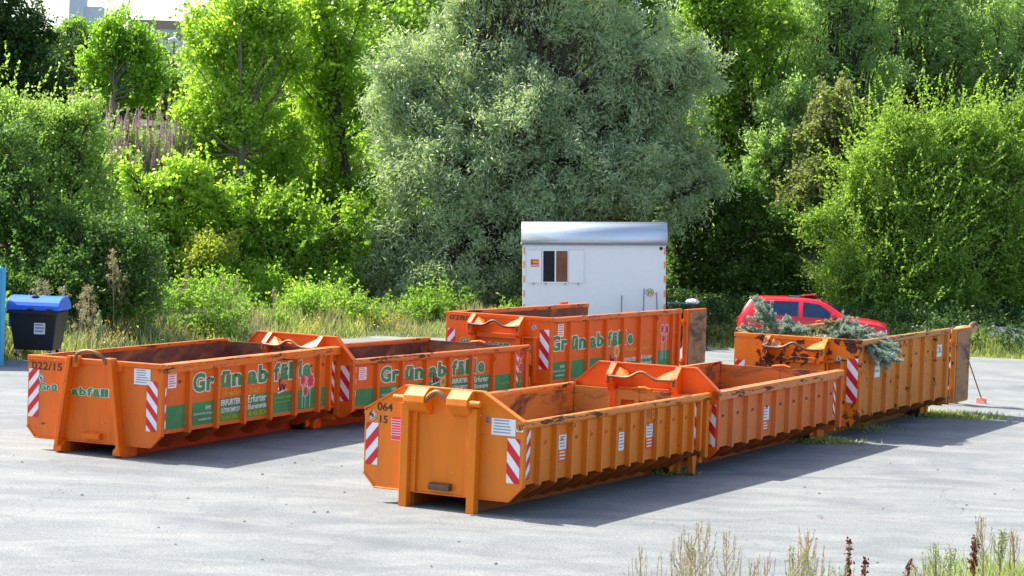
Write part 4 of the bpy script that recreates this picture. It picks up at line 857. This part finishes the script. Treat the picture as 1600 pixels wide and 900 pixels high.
mb=MB(); pr=[]; 
for i in range(13):
    a=math.pi*i/12; pr.append((-.53*math.cos(a),1.145+.32*math.sin(a)**.8))
mb.prism(pr,-.60,.64,'x'); lid=mb.build('lid',M['binl'],bn,.02)
for x in (-.1,.35): MB().box((x,-.56,1.15),(x+.14,-.50,1.19)).build('lid_handle',M['binb'],lid)
mb=MB(); mb.cyl((0,-.25,1.37),(0,-.2,1.40),.11,16); mb.build('throw_hole',M['rubber'],lid)
mb=MB(); mb.prism([(-.1,1.2),(.1,1.2),(.07,.72),(-.07,.72)],-.66,-.62,'x'); mb.build('lid_arm',M['binl'],lid)
for x in (-.4,.4):
    for y in (-.3,.32): MB().cyl((x-.03,y,.1),(x+.03,y,.1),.1,16).build('wheel',M['rubber'],bn); MB().box((x-.045,y-.03,.1),(x+.045,y+.03,.24)).build('caster_fork',M['white'],bn)
notice(bn,'side',.05,.60,.26,.26,-.462,rows=3)
M['cyan']=plain('light_blue_steel',(.06,.38,.62),.45)
e=at(6,560,49.3); bx=empty('blue_container',(e.x,49.3,0),R(15),label='light blue steel container edge cut off by the left side of the photo',cat='container')
zt_=at(6,418,49.3).z
MB().box((-3.2,0,.12),(-.09,2.2,zt_-.08)).build('wall',M['cyan'],bx); MB().box((-.089,-.03,.0),(0,.06,zt_)).build('corner_post',M['cyan'],bx,.01); MB().box((-3.2,-.03,zt_-.079),(-.09,2.2,zt_)).build('top_beam',M['cyan'],bx,.01); MB().cyl((-.05,0,zt_),(-.05,0,zt_+.06),.02,8).build('lifting_pin',M['rubber'],bx)
# ------------------------------------------------------------ wire mesh panels lying at the right edge
a=at(1545,545,66.5); ms=empty('wire_fence_panel',(a.x-.2,65.2,.0),R(-5),label='galvanised wire mesh panels lying on the verge at the right edge',cat='fence panel')
M['galv']=plain('galvanised_wire',(.4,.42,.42),.4,.5)
mb=MB()
for q in range(3):
    z=.25+q*.09
    for k in range(14): mb.tube([(k*.22,0-.0,z+.12-k*.012),(k*.22,1.6,z+.3-k*.012)],.008,4,False)
    for k in range(9): mb.tube([(0,k*.2,z+.12+k*.0225),(3.2,k*.2,z-.05+k*.0225)],.010,4,False)
mb.build('mesh',M['galv'],ms); mb=MB()
for x in (.1,1.5,3.0): mb.box((x,.1,0),(x+.12,1.5,.24))
mb.build('timber_support',M['bark'],ms)
# ------------------------------------------------------------ person and broom
M['skin']=plain('skin',(.55,.26,.17),.5,var=.06); M['hair']=plain('short_brown_hair',(.16,.07,.035),.7,var=.25,sc=40); M['vest']=plain('dark_vest',(.03,.02,.03),.8); M['jeans']=plain('work_trousers',(.05,.06,.09),.85); M['boot']=plain('boot',(.03,.025,.02),.7)
def skin_mesh(name,verts,edges,mat,parent,sub=1,loc=(0,0,0)):
    me=bpy.data.meshes.new(name); me.from_pydata([v[:3] for v in verts],edges,[]); o=bpy.data.objects.new(name,me); C.objects.link(o)
    m=o.modifiers.new('s','SKIN'); m.use_smooth_shade=True
    if not me.skin_vertices: 
        bpy.context.view_layer.objects.active=o
    for i,v in enumerate(verts):
        sv=me.skin_vertices[0].data[i]; rr=v[3]; sv.radius=(rr,rr) if not isinstance(rr,tuple) else rr
    me.skin_vertices[0].data[0].use_root=True
    o.modifiers.new('u','SUBSURF').levels=sub; 
    dg=bpy.context.evaluated_depsgraph_get(); m2=bpy.data.meshes.new_from_object(o.evaluated_get(dg)); bpy.data.objects.remove(o)
    m2.name=name; m2.materials.clear(); m2.materials.append(mat); q=bpy.data.objects.new(name,m2); C.objects.link(q); q.parent=parent; q.location=loc; return q
hd=at(1518,507,48.3)
pe=empty('person',(hd.x-.42,48.3,.0),0,label='person with short hair bent forward sweeping behind the battered container',cat='person')
# side on, facing +x and leaning forward; head top at 1.8 m
V=[(-.22,0,1.0,.145),(-.14,0,1.20,.14),(-.02,0,1.50,.15),(.15,0,1.64,.135),(.29,0,1.66,.06),(.39,0,1.66,.065),
   (.16,-.20,1.54,.08),(.16,-.27,1.28,.052),(.24,-.20,1.02,.042),(.29,-.12,.93,.036),
   (.16,.20,1.54,.08),(.20,.26,1.32,.052),(.30,.18,1.12,.042),(.35,.10,1.06,.036),
   (-.20,-.11,.92,.11),(-.08,-.14,.50,.07),(-.22,-.15,.10,.05),(-.18,.11,.92,.11),(.04,.14,.50,.07),(.04,.15,.10,.05)]
Ed=[(0,1),(1,2),(2,3),(3,4),(4,5),(3,6),(6,7),(7,8),(8,9),(3,10),(10,11),(11,12),(12,13),(0,14),(14,15),(15,16),(0,17),(17,18),(18,19)]
def addhand(w,d):
    i=len(V); V.append((w[0]+d[0]*.05,w[1]+d[1]*.05,w[2]+d[2]*.05,.034)); return i
for wi,dx in ((9,(.5,.3,-.8)),(13,(.5,-.3,-.8))):
    d=Vector(dx).normalized(); wv=Vector(V[wi][:3]); p=wv+d*.06; V.append((*p,.034)); pi_=len(V)-1; Ed.append((wi,pi_))
    for k in range(4):
        b_=p+d*.03+Vector((0,.0,0))+Vector((.02,0,.012))*(k-1.5); c_=b_+d*.035+Vector((-.01,.02,0)); e_=c_+Vector((-.03,.015,-.008))
        j=len(V); V.extend([(*b_,.0095),(*c_,.009),(*e_,.008)]); Ed.extend([(pi_,j),(j,j+1),(j+1,j+2)])
    j=len(V); tb=wv+d*.04+Vector((.03,0,.02)); V.extend([(*tb,.011),(*(tb+d*.04),.009)]); Ed.extend([(wi,j),(j,j+1)])
body=skin_mesh('body',V,Ed,M['skin'],pe,2)
# head: deformed sphere with face, joined on the neck (child of the body figure)
def head_mesh():
    n1,n2=28,20; vs_=[]
    for j in range(n2+1):
        ph=math.pi*j/n2
        for k in range(n1):
            th=2*math.pi*k/n1; x,y,z=math.sin(ph)*math.cos(th),math.sin(ph)*math.sin(th),math.cos(ph)
            X,Y_,Z=x*.098,y*.076,z*.122
            if z<0: X*=1-.12*abs(z) if x<0 else 1.0; Y_*=1-.28*z*z
            if x>0: 
                X+=.026*math.exp(-((y/.16)**2)-((z+.10)/.2)**2)       # nose
                X-=.010*(math.exp(-(((abs(y)-.38)/.16)**2)-((z-.08)/.13)**2))  # eye sockets
                X+=.007*math.exp(-((y/.3)**2)-((z+.45)/.09)**2)        # lips
                X+=.010*math.exp(-((y/.3)**2)-((z+.85)/.18)**2)        # chin
            if abs(y)>.86: Y_+=.012*math.copysign(1,y)*math.exp(-((z+.02)/.22)**2-((x+.05)/.22)**2)
            vs_.append((X,Y_,Z))
    return vs_,[(j*n1+k,j*n1+(k+1)%n1,(j+1)*n1+(k+1)%n1,(j+1)*n1+k) for j in range(n2) for k in range(n1)]
vs_,fs=head_mesh(); Mh=Matrix.Translation((.455,0,1.69))@Matrix.Rotation(R(38),4,'Y')
mb=MB(); mb.add([Mh@Vector(v) for v in vs_],fs,True)
hm=mb.build('head',M['skin'],pe)
# join head into the body mesh so the figure stays one object
bm=bmesh.new(); bm.from_mesh(body.data); bm.from_mesh(hm.data); bm.to_mesh(body.data); bm.free(); bpy.data.objects.remove(hm)
mb=MB(); keep=[f for f in fs if all((vs_[i][2]>.035+.35*max(vs_[i][0],0)+(-.07 if vs_[i][0]<0 else 0)) for i in f)]
mb.add([Mh@(Vector(v)*1.045) for v in vs_],keep,True); mb.build('hair',M['hair'],pe)
for s in (-1,1):
    mb=MB(); mb.add([Mh@Vector((.088+.006*math.cos(a),s*.03+.012*math.cos(a),.012+.006*math.sin(a))) for a in [k*.785 for k in range(8)]],[list(range(8))]); mb.build('eye',M['black'],pe)
Vs=[(v[0],v[1],v[2],v[3]+.012) for v in V[:4]]; skin_mesh('vest',Vs,[(0,1),(1,2),(2,3)],M['vest'],pe,2)
Vt=[(v[0],v[1],v[2],v[3]+.02) for v in (V[0],V[14],V[15],V[16],V[17],V[18],V[19])]; skin_mesh('trousers',Vt,[(0,1),(1,2),(2,3),(0,4),(4,5),(5,6)],M['jeans'],pe,2)
for q in (16,19):
    v=V[q]; mb=MB(); mb.prism([(v[0]-.08,.0),(v[0]+.19,.0),(v[0]+.18,.06),(v[0]+.06,.11),(v[0]-.07,.12)],v[1]-.045,v[1]+.045,'y'); mb.build('boot',M['boot'],pe,.02)
bh=at(1533,628,48.6); bh.z=.0; bt=Vector((pe.location.x+.30,48.22,1.15)); br=empty('broom',(bh.x,bh.y,0),label='broom with pink head on the gravel behind the open rusty door',cat='broom')
mb=MB(); d_=bt-bh; mb.tube([(0,0,.12),d_],.014,8); mb.build('handle',M['twig'],br)
mb=MB(); mb.prism([(-.04,.0),(.05,.0),(.03,.13),(-.02,.13)],-.11,.11,'y'); bh_=mb.build('brush_head',plain('pink_bristles',(.75,.28,.22),.8,var=.3,sc=40),br,.01); bh_.rotation_euler=(0,0,R(60))
# ------------------------------------------------------------ grass, weeds
def blades(name,P,hgt,mat,seed,wd=.006,lean=.35,seg=1,parent=None,tintb=None):
    rng=np.random.RandomState(seed); N=len(P); d=rng.randn(N,3)*lean; d[:,2]=1; d=unit(d); A=d*(hgt*.5)[:,None]; B=unit(np.cross(d,rng.randn(N,3)))*wd
    return quads(name,P+A,A,B,tintb if tintb is not None else rng.rand(N),mat,parent)
G_grass=leafmat('grass_blade',(.16,.27,.04),(.52,.52,.22),.4); G_dry=leafmat('dry_stalk',(.30,.25,.13),(.55,.48,.30),.2); G_red=leafmat('dock_seed',(.10,.015,.012),(.24,.05,.03),.15); G_yel=leafmat('yellow_flower',(.6,.42,.01),(.8,.6,.02),.2); G_pur=leafmat('fireweed_flower',(.34,.20,.28),(.62,.48,.54),.3)
rng=np.random.RandomState(70); n_=60000
x=rng.uniform(-16,20,n_); y=yb(x)-.25+rng.rand(n_)**1.3*3.6*np.where(x<-1,1.5,.8)
k=(.5+.5*np.sin(x*.9+1.3*np.sin(y*.7)))*(.6+.4*np.sin(x*2.7+y)); keep=rng.rand(n_)<.35+.65*np.clip(k,0,1); x,y,k=x[keep],y[keep],k[keep]
hg=(.16+.38*rng.rand(len(x)))*(.55+.6*np.clip(k,0,1))*np.clip((y-yb(x)+.4)/1.2,.25,1.15)
P=np.stack([x,y,H(x,y)-.03],-1); o=blades('verge_grass',P,hg,G_grass,71,.011); tag(o,label='tall rough grass along the far edge of the yard',cat='grass',kind='stuff')
n_=1500; x=rng.uniform(-12,2,n_); y=yb(x)+rng.rand(n_)*2.5; cl=np.sin(x*2.1)*np.sin(x*.8+1)>.1; x,y=x[cl],y[cl]; P=np.stack([x,y,H(x,y)+.2+.25*rng.rand(len(x))],-1)
A=unit(rng.randn(len(x),3))*.03; o=quads('yellow_wildflowers',P,A,unit(np.cross(A,rng.randn(len(x),3)))*.02,rng.rand(len(x)),G_yel); tag(o,label='scattered small yellow wildflowers in the verge',cat='wildflowers',kind='stuff')
# leafy undergrowth on the bank
lob=[]
for x in np.arange(-17,4,1.15):
    for dy in (3.6,5.4,7.5):
        if rng.rand()<.3: continue
        yy=float(yb(x))+dy+rng.randn()*.6; lob.append(((x+rng.randn()*.4,yy,h(x,yy)+.15),(.5+.6*rng.rand(),.7,.25+.5*rng.rand())))
o,_=foliage('bank_undergrowth',lob,G_mid,72,None,L=.05,Wd=.028,spray=.22,fill=2.6); tag(o,label='low leafy undergrowth covering the bank',cat='undergrowth',kind='stuff')
n_=4500; x=rng.uniform(-16,4,n_); y=yb(x)+.8+3.5*rng.rand(n_); kp=np.sin(x*1.7+2)*np.sin(x*.6+y*.9)>-.1; x,y=x[kp],y[kp]; P=np.stack([x,y,H(x,y)],-1); o=blades('dry_grass',P,.25+.35*rng.rand(len(x)),G_dry,77,.010,.4); tag(o,label='tall bleached grass mixed into the verge before the shrubs',cat='grass',kind='stuff')
lob=[]
for x in np.arange(4.5,26,1.1):
    for dy in (1.2,2.8,4.6,6.6,9): yy=63.6+dy+rng.randn()*.4; lob.append(((x+rng.randn()*.3,yy,h(x,yy)+.25),(.8,.7,.22+.25*rng.rand()*min(1,dy/3))))
o,_=foliage('shaded_undergrowth',lob,G_dark,76,None,L=.055,Wd=.03,spray=.24,fill=2.6); tag(o,label='undergrowth with shade painted dark into its leaves at the foot of the right hand trees',cat='undergrowth',kind='stuff')  # dark leaf colour stands in for deep shade under the trees
lob=[]
for x in np.arange(-24,-2,1.3):
    for dy in (10,13,16,19,23): yy=float(yb(x))+dy+rng.randn()*.5; lob.append(((x+rng.randn()*.4,yy,h(x,yy)+.3),(1.0,1.0,.5+.55*rng.rand())))
o,_=foliage('slope_undergrowth',lob,G_bright,73,None,L=.06,Wd=.03,spray=.28,fill=2.4); tag(o,label='mixed green undergrowth on the slope at left',cat='undergrowth',kind='stuff')
# weeds round the container feet
P=[]
for (cx,cy,rx,ry,n_) in ((9.0,45.4,.9,.35,1800),(5.6,39.6,.6,.2,700),(6.5,42.2,.7,.3,350),(2.3,34.3,.5,.15,250),(-1.6,39.1,.3,.1,80)):
    P.append(np.stack([cx+rng.randn(n_)*rx*.6,cy+rng.randn(n_)*ry*.8,np.zeros(n_)],-1))
P=np.concatenate(P); o=blades('yard_weeds',P,.05+.13*rng.rand(len(P)),G_grass,74,.010,.9); tag(o,label='low weeds growing in the yard beside the container wheels',cat='weeds',kind='stuff')
# dry straggling plants
M['stalk']=plain('dry_stem',(.30,.23,.13),.8)
def stalk_plant(name,seed,hgt,mat,kind,stemmat=None,nb=16,spread=.45,leafmat_=None,sz=1.0):
    rng=np.random.RandomState(seed); r=empty(name); mb=MB(); P=[];A=[];Bm=[]
    top=np.array([rng.randn()*.06*hgt,rng.randn()*.06*hgt,hgt]); mb.tube([(0,0,0),top*.5+np.array([.01,0,0]),top],[.006*sz+.002,.0045*sz,.0015],4)
    for i in range(nb):
        t=.22+.75*i/nb; p=top*t; a=rng.rand()*6.28; ln=hgt*spread*(1.05-t)*(.6+.6*rng.rand())+.02; d=np.array([math.cos(a)*.5,math.sin(a)*.5,.95]); d/=np.linalg.norm(d); e=p+d*ln*.5+np.array([d[0],d[1],0])*ln*.12; f=e+np.array([d[0]*.1,d[1]*.1,.55])*ln
        mb.tube([p,e,f],[.003*sz,.0022*sz,.001],3,False)
        n=max(6,int(ln*((120 if hgt<1 and mat is not G_red else 260) if kind!='thistle' else 30)/sz)); tt=rng.rand(n)[:,None]; q=np.where(tt<.5,p+(e-p)*tt*2,e+(f-e)*(tt-.5)*2); P.append(q+rng.randn(n,3)*.006*sz); A.append(unit(rng.randn(n,3)+d)*(.008*sz)*(.6+.8*rng.rand(n,1)))
        if kind=='thistle': P.append(f+rng.randn(40,3)*.018*sz); A.append(unit(rng.randn(40,3))*.015*sz)
    n=int(120*hgt); tt=.4+.6*rng.rand(n)[:,None]; P.append(top*tt+rng.randn(n,3)*.008); A.append(unit(rng.randn(n,3))*.008*sz)
    mb.build('stem',stemmat or M['stalk'],r); P=np.concatenate(P);A=np.concatenate(A); quads('seed_heads' if kind!='leafy' else 'leaves',P,A,unit(np.cross(A,rng.randn(*A.shape)))*(.0045*sz if kind!='leafy' else .007*sz),rng.rand(len(P)),mat,r)
    return r
# near the camera, on the bank
near=[(1020,14.2,852,'d','dry beige weed leftmost in the foreground row'),(1046,14.0,816,'d','tallest dry beige weed of the left foreground clump'),(1078,14.3,818,'d','slender dry weed second from the left clump top in the foreground'),(1100,14.0,850,'d','short dry weed right of the left foreground clump'),(1138,14.2,826,'d','lone upright dry weed between the two pale foreground clumps'),(1200,13.9,866,'p','pale rusty weed at the left of the middle foreground clump'),(1226,14.1,828,'p','tall pale rusty weed in the middle foreground clump'),(1252,14.2,824,'p','tallest weed of the middle foreground clump'),(1276,14.0,864,'g','pale green weed left of the dark red dock'),(1332,14.0,846,'r','dark red dock spike in the foreground'),(1345,14.2,866,'r','second dark red dock spike beside the tallest one'),(1392,14.1,868,'r','slanting dark red dock right of the other two'),(1300,14.1,876,'g','low green weed between pale clump and red dock'),(1462,14.2,848,'g','bushy pale green weed in the right foreground'),(1484,14.0,856,'g','light green weed right of the bushy pale green one'),(1519,14.3,842,'r','thin dark tipped weed rising over the right foreground grass'),(1536,14.0,804,'d','tallest thin dry weed at the right of the foreground'),(1585,14.2,840,'p','rusty weed in the lower right corner'),(1430,14.0,880,'d','short sparse weed between dock and green weeds'),(1180,14.0,878,'p','short rusty weed left of the middle clump'),(1062,14.4,838,'d','bushy dry weed in the middle of the left foreground clump'),(1240,13.8,850,'g','greenish weed low in the middle foreground clump'),(1560,14.1,862,'g','pale green weed low in the right corner')]
mt={'d':G_dry,'p':leafmat('rusty_seed',(.38,.22,.13),(.60,.45,.30),.2),'g':leafmat('pale_weed',(.26,.34,.14),(.45,.52,.26),.3),'r':G_red}
for i,(u,Y,hg_,k,lab) in enumerate(near):
    p=at(u,900,Y); hg_=max(.3,at(u,hg_,Y).z-h(p.x,Y)); r=stalk_plant('weed',100+i,hg_,mt[k],'n' if k!='g' else 'leafy',nb=24 if k!='r' else 30,spread=.62 if k!='r' else .16,sz=(.62 if k!='g' else .8) if k!='r' else 1.7, stemmat=M['stalk'])
    r.location=(p.x,Y,h(p.x,Y)-.01); r.rotation_euler=(0,R(14) if 'slanting' in lab else 0,0); tag(r,lab,'weed','weeds on the foreground bank')
rng=np.random.RandomState(80); n_=26000; x=rng.uniform(-6,7,n_); y=rng.uniform(12,20,n_); kk=sstep((x-2.35)/.9); keep=rng.rand(n_)<.12+.88*kk; x,y,kk=x[keep],y[keep],kk[keep]
P=np.stack([x,y,H(x,y)-.03],-1); o=blades('bank_grass',P,(.06+.13*rng.rand(len(x)))*(.6+.8*kk),G_grass,81,.004); tag(o,label='bright grass on the near bank in the lower right corner',cat='grass',kind='stuff')
# dry thistles by the bin and on the verge
th=[stalk_plant('dry_thistle',200+i,1.5+.25*i,G_dry,'thistle',nb=9,spread=.4,sz=2.2) for i in range(3)]
spots=[(75,52.6,0,1.15,'pale dry docks cluster right above the bin lid'),(95,52.8,1,.95,'pale dry weed over the right end of the bin lid'),(50,52.7,2,.85,'pale dry weed over the middle of the bin lid'),(118,53.0,0,1.1,'dry thistle close beside the bin'),(140,53.6,1,.95,'dry thistle second from the bin'),(178,56.5,2,1.0,'dry brown stalk in front of the hawthorn bush'),(192,56.8,0,1.05,'taller dry brown stalk in front of the hawthorn bush'),(243,60.2,1,1.0,'dry stalk where the verge bends'),(250,60.0,2,.95,'dry stalk just right of the verge bend'),(285,62.5,0,.8,'pale dry weed in the grass left of the birch'),(345,64.2,1,.6,'pale seed stalk in the verge below the birch'),(365,64.3,2,.55,'short pale seed stalk below the birch'),(425,64.4,0,.6,'pale seed stalk left of the lime shrub')]
for i,(u,Y,k,s,lab) in enumerate(spots):
    o=th[k] if i in(0,1,2) else copy_tree(th[k]); p=at(u,500,Y); o.location=(p.x,Y,h(p.x,Y)-.02); o.scale=(s,s,s); o.rotation_euler=(0,0,i*1.3); tag(o,lab,'weed','dry stalks on the verge')
# leafy thistle beside the bin
gt=stalk_plant('green_thistle',230,1.1,mt['g'],'leafy',nb=18,spread=.5,sz=3.2); p=at(150,540,52.6); gt.location=(p.x,52.6,h(p.x,52.6)); tag(gt,'green thistle with pale flower heads right of the bin','weed')
# fireweed spikes on the slope
def fireweed(seed):
    rng=np.random.RandomState(seed); r=empty('fireweed'); hh=1.5; MB().tube([(0,0,0),(.03,0,hh)],[.009,.003],4).build('stem',M['stalk'],r)
    n=110; z=.2+.7*rng.rand(n); a=rng.rand(n)*6.28; P=np.stack([.09*np.cos(a),.09*np.sin(a),z],-1); A=np.stack([np.cos(a),np.sin(a),.4*np.ones(n)],-1)*.07; quads('leaves',P,A,unit(np.cross(A,[0,0,1.]))*.014,rng.rand(n),G_haw,r)
    n=260; t=rng.rand(n); z=.85+.7*t; rr=.075*(1.1-t); a=rng.rand(n)*6.28; rr=rr*.62; P=np.stack([.02+rr*np.cos(a),rr*np.sin(a),z],-1); A=unit(rng.randn(n,3))*.022; quads('flower_spike',P,A,unit(np.cross(A,rng.randn(n,3)))*.013,rng.rand(n),G_pur,r); return r
fw=[fireweed(300+i) for i in range(3)]; rng=np.random.RandomState(31); cnt=0
cl=[(60,125,71,9,34),(115,130,73,9,30),(150,150,73,9,30),(200,185,74,16,40),(245,180,75,12,40),(210,215,71,26,36),(260,225,71,20,36),(190,205,71,12,24),(285,205,74,12,24),(235,250,69,14,30)]
wh=['left of the dark corner tree trunk','just under the dark corner trees','left below the fresh green slender tree','right below the fresh green slender tree','between the slender tree and the birch','low on the slope left of the birch','low on the slope beside the birch crown','just above the hawthorn bush','touching the left side of the birch','lowest on the slope above the bright bushes']
for ci,(u,v,Y,n,sp_) in enumerate(cl):
    for i in range(n):
        uu=u+rng.randn()*sp_*.55; vv=v+rng.randn()*12; yy=62.
        while yy<95 and at(uu,vv,yy).z>h(at(uu,vv,yy).x,yy)+1.25: yy+=.25
        p=at(uu,vv,yy); o=fw[cnt] if cnt<3 else copy_tree(fw[cnt%3]); g=h(p.x,yy)
        s_=.65+.45*rng.rand(); o.location=(p.x,yy,g-.05); o.scale=(s_*1.1,s_*1.1,s_); o.rotation_euler=(rng.randn()*.10,rng.randn()*.10,rng.rand()*6); cnt+=1
        tag(o,'mauve fireweed spike '+wh[ci],'flower','fireweed spikes on the slope')
# small litter of stones on the yard
rng=np.random.RandomState(90); mb=MB()
for i in range(420):
    x=rng.uniform(-9,13); y=rng.uniform(24,60); s=.008+.02*rng.rand()**2; mb.add([(x-s,y-s*.7,.004),(x+s,y-s*.6,.004),(x+s*.8,y+s,.004),(x-s*.9,y+s*.8,.004),(x-s*.3,y,.004+s*.9),(x+s*.4,y+s*.2,.004+s*.7)],[(0,1,5,4),(1,2,5),(2,3,4,5),(3,0,4)])
tag(mb.build('pebbles',plain('pebble',(.2,.19,.17),.9,var=.4,sc=2)),label='loose pebbles scattered over the yard',cat='pebbles',kind='stuff')
print('objects',len(bpy.data.objects))
